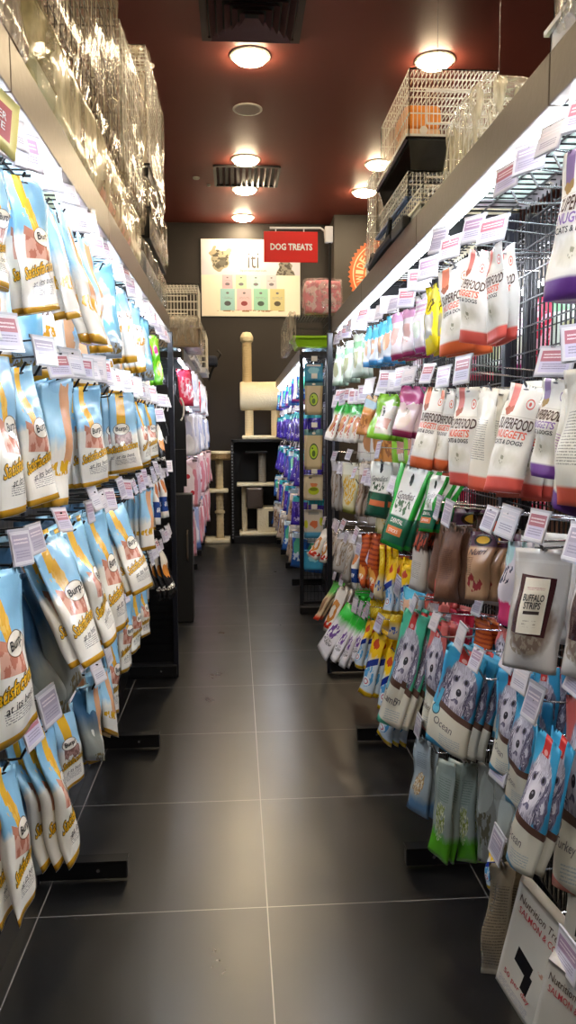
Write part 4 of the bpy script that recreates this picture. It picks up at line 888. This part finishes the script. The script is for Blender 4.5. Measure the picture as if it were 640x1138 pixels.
# tier 4
q(L_, 'chew', ((-10, 856), (19, 848), (37, 988), (20, 1034)), 'chew bag with ribbon, lowest left tier, nearest the picture corner', n=2, ky=.03)
q(L_, 'chew', ((35, 812), (59, 803), (88, 930), (77, 969)), 'chew bag hanging deep over the floor, lowest left tier', n=2, ky=.04)
q(L_, 'chewbackshade', ((18, 850), (34, 840), (56, 960), (34, 975)), 'chew bag with shaded dark back between two ribboned bags, lowest left tier', X=-.40, n=2, hook=False)
q(L_, 'chewduck', ((55, 790), (82, 780), (92, 862), (68, 884)), 'chew bag with torn clear top, lowest left tier', n=2)
q(L_, 'chewbackshade', ((78, 768), (102, 762), (116, 845), (92, 845)), 'chew bag with shaded blue side panel showing, lowest left tier', X=-.37, n=2, hook=False)
q(L_, 'chewside', ((96, 765), (112, 758), (112, 842), (97, 850)), 'slim silvery chew bag, lowest left tier', n=1)
q(L_, 'chew', ((112, 705), (131, 700), (132, 792), (118, 796)), 'chew bag with small oval badge, lowest left tier, seen narrow', n=2)
q(L_, 'chewside', ((104, 748), (122, 740), (132, 820), (116, 812)), 'pale chew bag hanging lowest beside the second base foot', n=1)
q(L_, 'chew', ((130, 668), (147, 662), (146, 740), (133, 750)), 'small chew bag, fourth tier, far part of the left rack', n=2)
q(L_, 'chew', ((143, 660), (158, 655), (158, 718), (144, 728)), 'smaller chew bag beside the slatted panel, fourth left tier', n=2)
q(L_, 'chew', ((152, 652), (164, 648), (166, 704), (156, 710)), 'smallest farthest chew bag, fourth left tier', n=2)

# ================================================================== bags on the near right rack
q(R_, 'sfpurple', ((628, 172), (672, 150), (690, 330), (606, 336)), 'large purple based nugget bag at the right picture edge, top tier', n=1, th=.02)
q(R_, 'sforange', ((487, 303), (523, 284), (530, 388), (489, 397)), 'orange based nugget bag beside the yellow bag, top right tier', n=2, th=.016)
q(R_, 'sfcoral', ((520, 276), (541, 282), (541, 384), (508, 380)), 'coral based nugget bag, middle of three on the top right tier', n=1, th=.016)
q(R_, 'sfcoral', ((541, 280), (561, 267), (562, 374), (541, 384)), 'coral based nugget bag, nearest of three on the top right tier', n=1, th=.012)
q(R_, 'yellowbag', ((473, 320), (487, 314), (487, 389), (473, 396)), 'bright yellow bag with a dark picture, top right tier', n=2)
q(R_, 'whitemag', ((460, 330), (474, 325), (474, 391), (461, 394)), 'white bag with magenta base left of the yellow bag', n=2)
q(R_, 'pinkwhite2', ((448, 345), (461, 340), (461, 395), (447, 398)), 'pink and white bag, top right tier, second left of the yellow', n=2)
q(R_, 'pinkwhite2', ((436, 350), (448, 346), (447, 398), (436, 402)), 'pinkish bag with crimson base, top right tier, third left of yellow', n=2)
q(R_, 'bluewhite', ((430, 352), (438, 350), (434, 403), (426, 404)), 'blue based white bag, top right tier, nearest of its four', n=2)
q(R_, 'bluewhite', ((422, 358), (430, 356), (426, 405), (418, 406)), 'blue based white bag, top right tier, second of its four', n=2)
q(R_, 'bluewhite', ((414, 361), (422, 360), (418, 406), (410, 407)), 'blue based white bag, top right tier, third of its four', n=2)
q(R_, 'bluewhite', ((407, 364), (414, 362), (410, 408), (403, 408)), 'blue based white bag, top right tier, farthest of its four', n=2)
q(R_, 'palegreen', ((394, 372), (404, 370), (403, 418), (391, 420)), 'pale greenish triangular bag, top right tier, near one', n=2)
q(R_, 'palegreen', ((384, 380), (392, 378), (390, 424), (381, 425)), 'pale greenish bag, top right tier, middle one', n=2)
q(R_, 'palegreen', ((374, 386), (382, 384), (379, 428), (370, 429)), 'pale greenish bag, top right tier, beside the end post', n=2)
# tier 2
q(R_, 'sfside', ((628, 412), (668, 404), (664, 566), (616, 560)), 'nugget bag seen edge on at the right picture edge, second tier', n=1, th=.02)
q(R_, 'sfpurple', ((606, 420), (634, 423), (622, 534), (590, 528)), 'purple based nugget bag with purple ribbon, second right tier', n=2, th=.016)
q(R_, 'sfsidep', ((628, 432), (640, 434), (640, 575), (612, 560)), 'purple based nugget bag seen from its side, second right tier', n=1, th=.014, hook=False)
q(R_, 'sfcoral', ((566, 424), (605, 432), (580, 549), (537, 545)), 'largest coral nugget bag with full wording, second right tier', n=0, th=.018)
q(R_, 'sfcoral', ((598, 436), (612, 438), (603, 556), (578, 552)), 'coral nugget bag just behind the fully worded one, second right tier', X=.53, n=2, th=.016, hook=False)
q(R_, 'sfside', ((536, 430), (556, 432), (546, 548), (520, 543)), 'coral based nugget bag turned to show its white side, second right tier', n=2, th=.018)
q(R_, 'sfcoral', ((508, 431), (535, 430), (531, 542), (497, 538)), 'coral nugget bag, second right tier, left of the side turned ones', n=2, th=.018)
q(R_, 'sforange', ((490, 434), (508, 434), (498, 524), (482, 520)), 'half hidden orange nugget bag, second right tier', X=.52, n=2, th=.014)
q(R_, 'sforange', ((474, 430), (497, 431), (482, 524), (455, 518)), 'leftmost orange nugget bag of the second right tier', n=2, th=.014)
q(R_, 'pinkpk', ((447, 428), (470, 430), (458, 488), (436, 484)), 'pink and magenta treat bag beside the orange nugget bags', n=3)
q(R_, 'lime', ((422, 437), (444, 438), (436, 491), (407, 486)), 'lime green and white treat bag beside the pink one', n=3)
q(R_, 'kraft', ((408, 438), (420, 444), (409, 484), (394, 482)), 'kraft and pale blue bag left of the lime one', n=3)
for i, (a, b, c, d) in enumerate((((399, 449), (406, 450), (396, 492), (389, 491)), ((392, 449), (400, 450), (388, 492), (381, 491)), ((384, 449), (393, 449), (381, 491), (373, 490)), ((375, 446), (385, 448), (369, 490), (360, 488)))):
    q(R_, 'greenstick', (a, b, c, d), 'green topped stick bag, %s from the right of four, second right tier' % ORD[i], n=1)
# tier 3
_ = q(R_, 'frost', ((572, 608), (638, 612), (620, 751), (559, 738)), 'large frosted pouch with cream BUFFALO STRIPS sleeve', X=.495, n=0, th=.022, cat='pouch')
_, PF = _
_f = bpy.data.objects
mb = MB(); n_ = 8
sl = D['sleeve'][0]
bo = [o for o in bpy.data.objects if o.get('label', '').startswith('large frosted pouch')][0]
sfn = lambda s, t: PF(.27+.42*s+.02*t, .235+.45*t, 1, .0025)
for j in range(n_):
    for i in range(n_):
        a, b, c, d = i/n_, (i+1)/n_, j/n_, (j+1)/n_
        k = len(mb.v); mb.v += [sfn(a, c), sfn(b, c), sfn(b, d), sfn(a, d)]; mb.face([k, k+1, k+2, k+3], sl, ((a, c), (b, c), (b, d), (a, d)))
for body, cs, ct, ws, hs, fill, outl, shear, off, rot in D['sleeve'][1]: text_on(mb, lambda a, b: PF(.27+.42*a+.02*b, .235+.45*b, 1, .0038), body, cs, ct, ws, hs, fill, shear, off, rot)
so = mb.build('paper_sleeve', None, origin=bo.location); so.parent = bo; so.location = (0, 0, 0); so['label'] = 'cream paper sleeve lettered BUFFALO STRIPS'
q(R_, 'frost', ((640, 616), (690, 620), (680, 760), (622, 748)), 'frosted pouch at the right edge behind the sleeved one', X=.54, n=1, th=.02, hook=False)
q(R_, 'pinkwhite', ((562, 600), (578, 602), (566, 698), (552, 690)), 'white and pink bag left of the frosted pouch', n=1)
q(R_, 'nutri', ((522, 590), (553, 592), (542, 668), (515, 665)), 'brown bag with dark diamond badge and red morsels', X=.53, n=2, th=.016)
q(R_, 'brownbag', ((494, 583), (514, 588), (509, 670), (480, 668)), 'plain brown slatted bag, third right tier', X=.52, n=2, th=.018)
q(R_, 'brownbag', ((485, 578), (497, 580), (490, 664), (476, 650)), 'narrow brown bag partly behind the plain brown one', X=.53, n=1, th=.014)
q(R_, 'darkwhite', ((465, 578), (479, 582), (473, 660), (454, 652)), 'dark topped bag with white lower half, third right tier', n=2, th=.016)
q(R_, 'goodie', ((446, 514), (483, 525), (447, 613), (421, 602)), 'big bright green edged dental treat bag, third right tier', n=1, th=.016)
q(R_, 'goodie', ((478, 527), (498, 530), (482, 592), (464, 590)), 'pale green white bag right of the big bright green one', X=.53, n=2, th=.014)
q(R_, 'darkgreen', ((413, 512), (437, 514), (431, 578), (405, 572)), 'dark green and white treat bag left of the bright green one', n=3, th=.014)
q(R_, 'beigepack', ((401, 512), (409, 512), (401, 574), (395, 574)), 'thin brown pack beside the dark green bag', n=3)
q(R_, 'pretzel', ((381, 514), (400, 514), (394, 572), (379, 568)), 'clear bag of yellow snacks, third right tier', n=3)
q(R_, 'clearpk', ((368, 512), (380, 513), (377, 568), (368, 566)), 'clear grey pack beside the right end post', n=3)
# tier 4 far
q(R_, 'whitered', ((358, 588), (368, 586), (353, 624), (341, 617)), 'white and red stick bag farthest out toward the aisle', n=2)
q(R_, 'whitered', ((367, 590), (375, 590), (362, 626), (353, 624)), 'white and red stick bag behind the outermost one', n=1)
q(R_, 'clearpk', ((375, 590), (392, 590), (384, 638), (368, 634)), 'clear beige pack with green top, fourth right tier', n=2)
q(R_, 'clearpk', ((388, 592), (397, 594), (388, 648), (380, 644)), 'slim clear pack beside the jerky packs', n=2)
q(R_, 'bluestick', ((394, 606), (402, 606), (397, 655), (389, 652)), 'blue and red slim pack left of the jerky packs', n=2)
q(R_, 'jerky', ((402, 593), (411, 592), (407, 654), (399, 650)), 'orange jerky pack, left of a pair', n=2)
q(R_, 'jerky', ((411, 592), (422, 594), (419, 660), (409, 655)), 'orange jerky pack, right of a pair', n=2)
q(R_, 'yellowhead', ((422, 605), (428, 606), (425, 668), (417, 662)), 'thin yellow pack right of the jerky packs', n=2)
q(R_, 'denta', ((432, 618), (444, 622), (435, 683), (425, 681)), 'yellow topped blue chew pack, fourth right tier', n=2)
q(R_, 'denta', ((448, 626), (459, 630), (452, 684), (443, 680)), 'yellow topped blue chew pack beside the dark topped bag', n=2)
q(R_, 'bluewhite', ((450, 650), (464, 655), (458, 690), (447, 688)), 'curved white and blue pack above the teal dog bag', n=1)
# tier 5
q(R_, 'greenbeige', ((371, 645), (379, 648), (354, 690), (348, 688)), 'green and beige slim bag over the aisle, lowest far tier', n=1)
q(R_, 'whitered', ((378, 650), (388, 656), (369, 704), (358, 700)), 'tan roundel bag over the aisle, lowest far tier', n=1)
q(R_, 'greenwhite', ((385, 668), (399, 680), (363, 736), (352, 718)), 'green topped purple worded bag, leftmost of its fan of four', n=0)
q(R_, 'greenwhite', ((394, 678), (403, 684), (374, 738), (366, 730)), 'green topped purple worded bag, second of its fan of four', n=1)
q(R_, 'greenwhite', ((401, 682), (408, 688), (384, 744), (376, 738)), 'green topped purple worded bag, third of its fan of four', n=1)
q(R_, 'greenwhite', ((406, 686), (412, 690), (398, 736), (390, 734)), 'green topped purple worded bag, rightmost of its fan of four', n=1)
q(R_, 'denta', ((409, 687), (417, 690), (402, 744), (394, 740)), 'yellow and blue dental chew pack right of the green topped fan', n=1)
q(R_, 'denta', ((418, 698), (430, 708), (412, 776), (397, 768)), 'yellow and blue dental chew pack in the middle of its row', n=2)
q(R_, 'denta', ((432, 720), (444, 726), (432, 792), (418, 786)), 'yellow and blue dental chew pack left of the teal dog bag', n=2)
q(R_, 'denta', ((436, 760), (452, 766), (434, 831), (416, 812)), 'lowest yellow and blue dental chew pack below the teal dog bag', X=.47, n=2)
for i, (x, y) in enumerate(((412, 664), (424, 672), (436, 668), (448, 676))):
    q(R_, 'yellowhead', ((x, y), (x+12, y+3), (x+8, y+44), (x-3, y+40)), 'crinkled yellow pack, %s of four from the aisle, above the dental chews' % ORD[i], X=.54, n=2)
q(R_, 'dogteal', ((451, 675), (478, 688), (447, 812), (418, 799)), 'teal dog face bag at the aisle side', n=2, th=.014)
q(R_, 'dogpink', ((478, 688), (498, 694), (488, 818), (467, 806)), 'reddish dog face bag left of the whole light blue one', X=.53, n=2, th=.014)
q(R_, 'dogblue', ((497, 711), (541, 734), (521, 846), (472, 820)), 'light blue dog face bag facing the aisle, whole face visible', n=2, th=.014)
q(R_, 'dogblue', ((556, 742), (588, 752), (574, 868), (544, 850)), 'light blue dog bag behind the pair of price tags', X=.53, n=1, th=.014)
q(R_, 'dogblue', ((574, 768), (602, 782), (584, 902), (560, 888)), 'light blue dog bag, second from right of the near group', X=.52, n=1, th=.014)
q(R_, 'dogblue', ((598, 806), (624, 836), (592, 978), (561, 950)), 'long light blue dog bag hanging lowest by the cartons', X=.48, n=1, th=.014)
q(R_, 'dogblue', ((592, 738), (622, 742), (616, 860), (588, 852)), 'light blue dog bag under the frosted pouch', X=.56, n=1, th=.014)
q(R_, 'dogpink', ((628, 772), (668, 776), (664, 1000), (612, 980)), 'dog face bag in shade at the right picture edge', X=.53, n=1, th=.014)
for i, (a, b, k) in enumerate((((500, 676), (516, 680), 'redpink'), ((528, 684), (546, 690), 'jerky'), ((552, 694), (566, 700), 'dogpink'))):
    q(R_, k, (a, b, (b[0]-4, b[1]+62), (a[0]-4, a[1]+60)), 'reddish pack above the blue dog bags, %s from the left' % ORD[i], X=.58, n=1)
# bottom row of clear treats, boxes
q(R_, 'clearblue', ((463, 818), (480, 822), (477, 912), (451, 896)), 'clear treat bag with blue base over the dark floor', X=.50, n=1, th=.01)
q(R_, 'cleargreen', ((488, 842), (507, 850), (498, 962), (475, 940)), 'clear treat bag with bright green base, left of two', X=.49, n=1, th=.01)
q(R_, 'cleargreen', ((512, 846), (529, 850), (529, 960), (507, 955)), 'clear treat bag with green base in shade, right of two', X=.53, n=1, th=.01)
q(R_, 'clearsilver', ((530, 846), (550, 850), (556, 960), (530, 956)), 'grey clear treat bag above the brown backed bag', X=.54, n=1, th=.01)
q(R_, 'clearsilver', ((552, 862), (572, 880), (572, 1000), (545, 985)), 'silvery clear bag beside the long dog bag', X=.52, n=1, th=.01)
q(R_, 'denta', ((546, 930), (558, 940), (550, 990), (541, 980)), 'slim yellow pack peeking above the brown backed bag', X=.50, n=0)
q(R_, 'brownback', ((545, 958), (577, 962), (560, 1084), (531, 1081)), 'flat bag showing its brown printed back, bottom right', X=.49, n=1, th=.012)
q(R_, 'carton', ((580, 972), (640, 1040), (594, 1146), (553, 1080)), 'white treat carton with black ribbon shape, bottom right', X=.50, n=0, th=.02, flat=True, name='treat_carton', cat='box', wr=.1, skew=.05)
q(R_, 'carton', ((614, 1058), (676, 1110), (650, 1240), (586, 1172)), 'white treat carton cut by the bottom right corner', X=.46, n=0, th=.02, flat=True, name='treat_carton', cat='box', wr=.1, skew=.05)
q(R_, 'carton', ((640, 960), (690, 985), (676, 1100), (628, 1060)), 'white treat carton in the shade at the right picture edge', X=.56, n=0, th=.02, flat=True, name='treat_carton', cat='box', wr=.1, skew=.05)

# ------------------------------------------------------------------ rows of small packs made once and copied
PROTO = {}
def fill(side, X, z, ys, kinds, w, h, label, group, yaw=(25, 55), tilt=(4, 14), name='treat_bag', n=1, step=.03, detail=False, jz=.012, cat='bag', hooks=True):
    for i, y in enumerate(ys):
        k = kinds[i % len(kinds)] if not callable(kinds) else kinds(i)
        nm_ = KN.get(k, name) if name == 'treat_bag' else name
        key = (k, round(w, 3), round(h, 3), name, random.randint(0, 2))
        if key not in PROTO:
            o, _p = bag(nm_, k, (Vector((-w/2, 4, 1)), Vector((w/2, 4, 1)), Vector((w/2, 4, 1-h)), Vector((-w/2, 4, 1-h))), .012, 'x', nx=8, ny=12, detail=detail)
            PROTO[key] = o; first = True
        else: o = PROTO[key].copy(); COL.objects.link(o)
        rz = math.radians(random.uniform(*yaw)) * (1 if side < 0 else -1)
        z_ = z+random.uniform(-jz, jz)
        o.location = (X+random.uniform(-.01, .01), y, z_); o.rotation_euler = (-math.radians(random.uniform(*tilt)), 0, rz)
        tag(o, label % ORD[min(i, 29)], cat, group)
        for s in range(1, n):
            c = o.copy(); COL.objects.link(c); c.location = o.location + Vector((-side*-1*step*s*(1 if side > 0 else 1), 0, -.003*s)) if side > 0 else o.location + Vector((-step*s, 0, -.003*s))
            c.rotation_euler = (o.rotation_euler.x*.7, 0, rz*(1+random.uniform(-.15, .15)))
            tag(c, (label % ORD[min(i, 29)]) + ', behind on its hook', cat, group)
        if hooks: HOOKS.append((side, X, y, z_))
def ys(a, b, n): return [a+(b-a)*i/(n-1) for i in range(n)]
# far right rack
tn = [('top', 1.69, ['bluegreenpk', 'whitemag', 'purplepack'], .12, .2), ('second', 1.42, ['purplepack'], .13, .22), ('third', 1.12, ['purplepack', 'purplepack', 'bluegreenpk'], .14, .25), ('fourth', .80, ['purplepack', 'beigepack', 'bluegreenpk'], .13, .22), ('lowest', .52, ['bluegreenpk', 'beigepack', 'beigepack'], .16, .26)]
for nm, z, ks, w, h in tn:
    fill(1, .495 if z > .9 else .47, z, ys(5.55, 8.3, 10), ks, w, h, '%s pack from the front on the ' + nm + ' tier, far right rack', 'packs on the far right rack', n=1, tilt=(6, 18))
    fill(1, .57, z-.01, ys(5.5, 8.3, 10), ks, w, h, '%s rear pack from the front on the ' + nm + ' tier, far right rack', 'packs on the far right rack', n=1, tilt=(3, 10), hooks=False)
# far left rack
tn = [('top', 1.70, ['redpink', 'whitecloth', 'whitecloth'], .14, .26), ('second', 1.40, ['whitecloth', 'whitecloth', 'bluecloth'], .15, .3), ('third', 1.08, ['pinkcloth', 'pinkcloth', 'pinkcloth'], .16, .34), ('fourth', .70, ['pinkcloth', 'bluecloth', 'pinkcloth'], .16, .34)]
for nm, z, ks, w, h in tn:
    fill(-1, -.36, z, ys(5.5, 8.4, 9), ks, w, h, '%s soft item from the front on the ' + nm + ' tier, far left rack', 'soft packs on the far left rack', n=1, tilt=(2, 8), name='soft_pack', cat='pack')
# packs on the aisle behind the near right rack, seen through its grid
for nm, z, ks, h in (('top', 1.66, ['whitemag', 'palegreen', 'redpink'], .2), ('second', 1.40, ['yellowbox', 'bluebox', 'yellowbox', 'bluebox', 'redpink'], .2), ('third', 1.1, ['darkwhite', 'brownbag', 'redpink'], .2), ('fourth', .8, ['brownbag', 'darkwhite'], .22)):
    fill(1, .92, z, ys(1.25, 3.7, 13), ks, .13, h, '%s pack from the front, ' + nm + ' tier of the rack behind the grid', 'packs seen through the right grid', yaw=(-8, 12), tilt=(-3, 3), hooks=False)
# deeper bags near the grids that close the gaps between the front stacks
for nm, z, ks, h in (('second', 1.36, ['sfside', 'sfside', 'sfside', 'pinkpk', 'lime', 'kraft', 'greenstick', 'greenstick'], .24), ('third', 1.05, ['frost', 'darkwhite', 'nutri', 'brownbag', 'darkgreen', 'beigepack', 'pretzel', 'clearpk', 'clearpk'], .22), ('fourth', .76, ['dogblue', 'dogblue', 'dogpink', 'dogpink', 'dogteal', 'denta', 'jerky', 'jerky', 'whitered'], .22), ('lowest', .48, ['carton', 'dogblue', 'clearsilver', 'clearsilver', 'cleargreen', 'denta', 'greenwhite', 'greenwhite'], .2)):
    fill(1, .64, z, ys(1.3, 3.75, 15)[(8 if nm == 'lowest' else 0):], (lambda i, ks=ks, o_=(8 if nm == 'lowest' else 0): ks[min(len(ks)-1, (i+o_)*len(ks)//15)]), .13, h, '%s rear bag from the front, ' + nm + ' tier, close to the right grid', 'rear bags close to the right grid', yaw=(30, 60), tilt=(0, 5), hooks=False)
for nm, z, n_, ks in (('top', 1.64, 13, ['chewside', 'chewside', 'blueclear', 'whitegold']), ('second', 1.36, 13, ['chewside', 'chew']), ('third', 1.05, 13, ['chewside', 'chewbackshade']), ('fourth', .745, 12, ['chewbackshade', 'chewside'])):
    fill(-1, -.46, z, ys(1.2 if nm != 'fourth' else 1.75, 3.7, n_ if nm != 'fourth' else 9), ks, .14, .25, '%s rear chew bag from the front, ' + nm + ' tier, close to the left panel', 'rear chew bags close to the left panel', yaw=(25, 50), tilt=(0, 5), hooks=False)

# ------------------------------------------------------------------ end display facing the aisle at the far right rack
DD('avocard', 'cfc09c', [('r', .5, .05, .6, .1, '3f7c90'), ('e', .5, .55, .26, .2, '2c4c22'), ('e', .5, .55, .22, .165, 'b4d838'), ('e', .5, .6, .1, .08, '4c6c24'), ('e', .42, .47, .04, .025, '20301c'), ('e', .5, .1, .1, .03, 'e8e4d8')], rough=.5)
DD('bowlcard', 'd8ccb0', [('e', .5, .62, .3, .16, 'bcd020'), ('e', .5, .56, .22, .07, '7c8c18'), ('e', .5, .38, .2, .08, 'e08858', {'warp': 1}), ('e', .3, .1, .1, .04, '70686a')], rough=.5)
DD('toycard', 'd8d0c4', [('e', .5, .5, .2, .16, 'e07848', {'warp': 1}), ('tri', 0, .78, 0, .03, '4aa0cc'), ('e', .08, .5, .1, .15, 'd4dc30'), ('e', .92, .4, .1, .15, 'd4dc30'), ('r', .5, .1, .3, .05, '9c9c98')], rough=.5)
DD('bluecard', '3c9ccc', [('e', .5, .4, .3, .2, '90d0e8', {'warp': 1}), ('r', .5, .1, .4, .06, 'e8e8e8')], rough=.4)
t = empty('end_display', (.535, 5.28, 0), 'black framed wire end display facing the camera at the far right rack', 'display rack')
mb = MB()
for X in (.447, .628): mb.box(X-.013, X+.013, 5.262, 5.288, 0, 1.79, M['navy'], .003)
mb.box(.447, .628, 5.262, 5.288, 1.765, 1.79, M['navy']); mb.build('frame', t)
mb = MB(); mb.box(.43, .645, 5.2, 5.3, .0, .05, M['black'], .005); mb.build('base_foot', t)
mb = MB(); wires(mb, .462, .614, 5.28, 5.284, .08, 1.76, .025, .0015, M['dwire'], .06, 'y'); mb.build('wire_grid', t)
for i, (v0, v1, k, l) in enumerate(((404, 424, 'bluecard', 'light blue carded toy topmost on the end display'), (423, 461, 'avocard', 'green avocado toy card, upper of two'), (477, 522, 'avocard', 'green avocado toy card, lower of two'), (528, 556, 'bowlcard', 'square card with a lime yellow bowl toy'), (567, 598, 'toycard', 'blister card with an orange and blue toy'), (612, 633, 'bluecard', 'light blue carded toy at the foot of the end display'))):
    Yc = 5.2
    P4 = [atY(338.5, v0, Yc), atY(358.5, v0, Yc), atY(358.5, v1, Yc), atY(338.5, v1, Yc)]
    o, _ = bag('toy_card', k, P4, .006, l, 'toy', 'toy cards on the end display', nx=6, ny=8, flat=(k != 'avocard'), wr=.3)
    for s in (1, 2):
        c = o.copy(); COL.objects.link(c); c.location = o.location + Vector((random.uniform(-.004, .004), .022*s, 0)); tag(c, l+', behind the front card', 'toy', 'toy cards on the end display')
    z = o.location.z; mb = MB(); mb.rod([(o.location.x, 5.28, z+.004), (o.location.x, 5.17, z+.004), (o.location.x, 5.16, z+.014)], .0025, M['chrome'], 6)
    hk = mb.build('display_hook', origin=(o.location.x, 5.28, z)); tag(hk, 'chrome hook holding the ' + l, 'hook', 'hooks on the end display')
    mb = MB(); mb.quad((o.location.x-.02, 5.155, z+.045), (o.location.x+.02, 5.155, z+.045), (o.location.x+.02, 5.158, z+.012), (o.location.x-.02, 5.158, z+.012), M['white']); mb.build('price_tag', hk)

# ------------------------------------------------------------------ promo wobbler at the near left
DD('promo', 'ead884', [('r', .5, .5, .36, .3, 'c05a54'), ('e', .5, .5, .42, .36, 'c05a54', {'a': .0})], [('BETTER', .5, .42, .5, .13, WHT, None, 0, .01, 0), ('PRICE', .5, .6, .46, .13, WHT, None, 0, .01, 0)], rough=.4, bump=0)
Xp = -.30
P4 = [atX(-36, 92, Xp), atX(22, 120, Xp), atX(16, 178, Xp), atX(-36, 130, Xp)]
P4 = [atY(-40, 60, 1.0), atY(21, 119, 1.08), atY(16, 179, 1.08), atY(-40, 128, 1.0)]
o, _ = bag('price_sign', 'promo', P4, .002, 'yellow promotional card with a red panel under the near left header', 'sign', nx=6, ny=6, flat=True, wr=.05)

# ------------------------------------------------------------------ hooks and price tags
def tagface(name, top, low):
    return design_mat(name, 'd6d4da', [('r', .5, .5, .42, .42, 'e9e6ea'), ('r', .5, .3, .42, .2, top), ('r', .5, .28, .36, .1, 'f0e4e6', {'lines': 9}), ('r', .5, .7, .42, .2, low), ('r', .5, .7, .34, .12, '8a86a0', {'lines': 12})], rough=.3, bump=0)
TF = [tagface('tag_print_pink', 'b4707e', 'cac4dc'), tagface('tag_print_lilac', 'a88aa8', 'd4d0e2'), tagface('tag_print_white', 'd8d4da', 'dcd8e0'), tagface('tag_print_grey', 'a8a0b4', 'b8b2c4')]
clr = mat('clear_tag_holder', 'c4c4cc', .15, coat=.5)
def make_hook(side, reach, rodm, tf, big):
    s = side
    t = MB(); t.rod([(s*reach, 0, -.012), (.02*s, 0, -.014), (.006*s, 0, -.012), (-.006*s, 0, .008)], .0024, rodm, 6)
    if tf is not None: t.rod([(s*reach, 0, .03), (-.012*s, 0, .05)], .0018, rodm, 5)
    h = t.build('display_hook', origin=(0, 0, 0))
    h['label'] = 'x'; g = None
    if tf is not None:
        w, hh = big; x = -.014*s
        t = MB(); y0, y1 = -w/2, w/2
        yy = (y1, y0) if s > 0 else (y0, y1)
        t.quad((x-.004*s, yy[0], .058), (x-.004*s, yy[1], .058), (x-.010*s, yy[1], .058-hh), (x-.010*s, yy[0], .058-hh), TF[tf], ((0, 0), (1, 0), (1, 1), (0, 1)))
        t.box(min(x, x-.003*s), max(x, x-.003*s), y0-.003, y1+.003, .056, .062, clr)
        t.quad((x-.002*s, yy[1]*1.06, .061), (x-.002*s, yy[0]*1.06, .061), (x-.008*s, yy[0]*1.06, .055-hh), (x-.008*s, yy[1]*1.06, .055-hh), clr)
        g = t.build('price_tag', h); 
    return h, g
HP = {}
ROWS = {-1: [1.68, 1.375, 1.06, .755], 1: [1.68, 1.375, 1.06, .765, .45]}
RN = ['top', 'second', 'third', 'fourth', 'fifth']
def put_hook(side, x, y, z, ri, idx, tf, far=False):
    key = (side, tf, far)
    if key not in HP:
        h, g = make_hook(side, .2, M['dwire'] if side < 0 else M['chrome'], tf, (.06, .05) if not far else (.05, .04)); HP[key] = (h, g)
    else:
        h0, g0 = HP[key]; h = h0.copy(); COL.objects.link(h); g = None
        if g0: g = g0.copy(); COL.objects.link(g); g.parent = h
    h.location = (x, y, z); h.rotation_euler = (0, 0, math.radians(random.uniform(-3, 3)))
    if g: g.rotation_euler = (0, math.radians(random.uniform(-6, 6)), 0); g.location = (0, 0, 0)
    if g:
        up = ri <= (1 if side > 0 else 1)
        a = random.uniform(14, 44) if up else random.uniform(0, 16)
        if ri >= 3 and side > 0: a = random.uniform(-2, 9)
        if ri < 3 and random.random() < .12: a = random.uniform(50, 75)
        g.rotation_euler = (math.radians(random.uniform(-5, 5)), math.radians(random.uniform(2, 14) * (1 if side > 0 else -1)), math.radians(a * (-1 if side < 0 else 1)))
        g.scale = (1, random.uniform(.85, 1.12), random.uniform(.85, 1.15)); g.location.z = random.uniform(-.008, .006)
    sd = 'left' if side < 0 else 'right'
    tag(h, '%s hook%s, %s tier of the %s%s rack, %s from the front' % ('black' if side < 0 else 'chrome', ' with price tag' if g else '', RN[ri], 'far ' if far else 'near ', sd, ORD[min(idx, 29)]), 'hook', 'price tag hooks on the %s%s rack' % ('far ' if far else 'near ', sd))
for side in (-1, 1):
    for ri, rz in enumerate(ROWS[side]):
        mine = sorted([h for h in HOOKS if h[0] == side and h[2] < 4.2 and abs(h[3]-rz) < .16], key=lambda h: h[2])
        pts = []
        for h in mine:
            if pts and h[2]-pts[-1][1] < .075: continue
            pts.append((h[1], h[2], h[3]))
        y = 1.05
        xt = -.345 if side < 0 else .5
        while y < 3.8:
            if all(abs(y-p[1]) > .085 for p in pts): pts.append((xt, y, rz-.002))
            y += .03
        pts.sort(key=lambda p: p[1])
        for i, (x, y, z) in enumerate(pts):
            r = random.random()
            tf = 0 if r < .38 else 1 if r < .6 else 2 if r < .82 else 3
            if ri >= 2 and tf == 0 and r > .15: tf = 3
            if random.random() < (.12 if ri < 2 else .25): tf = None
            put_hook(side, x, y, z, ri, i, tf)
farh = [h for h in HOOKS if h[2] > 4.2]
for side in (-1, 1):
    rows = sorted(set(round(h[3], 1) for h in farh if h[0] == side), reverse=True)
    ms = sorted([h for h in farh if h[0] == side], key=lambda h: (-round(h[3]*4), h[2]))
    cur, i, ri = None, 0, -1
    for h in ms:
        k = round(h[3]*4)
        if k != cur: cur = k; i = 0; ri += 1
        put_hook(side, h[1], h[2], h[3], min(ri, 4), i, random.choice((1, 2, 3)), True); i += 1

# ------------------------------------------------------------------ dim ambient light of the shop
w = bpy.data.worlds.new('world'); SC.world = w; w.use_nodes = True
w.node_tree.nodes['Background'].inputs[0].default_value = (.8, .82, .9, 1); w.node_tree.nodes['Background'].inputs[1].default_value = .0
vs.exposure = 1.15
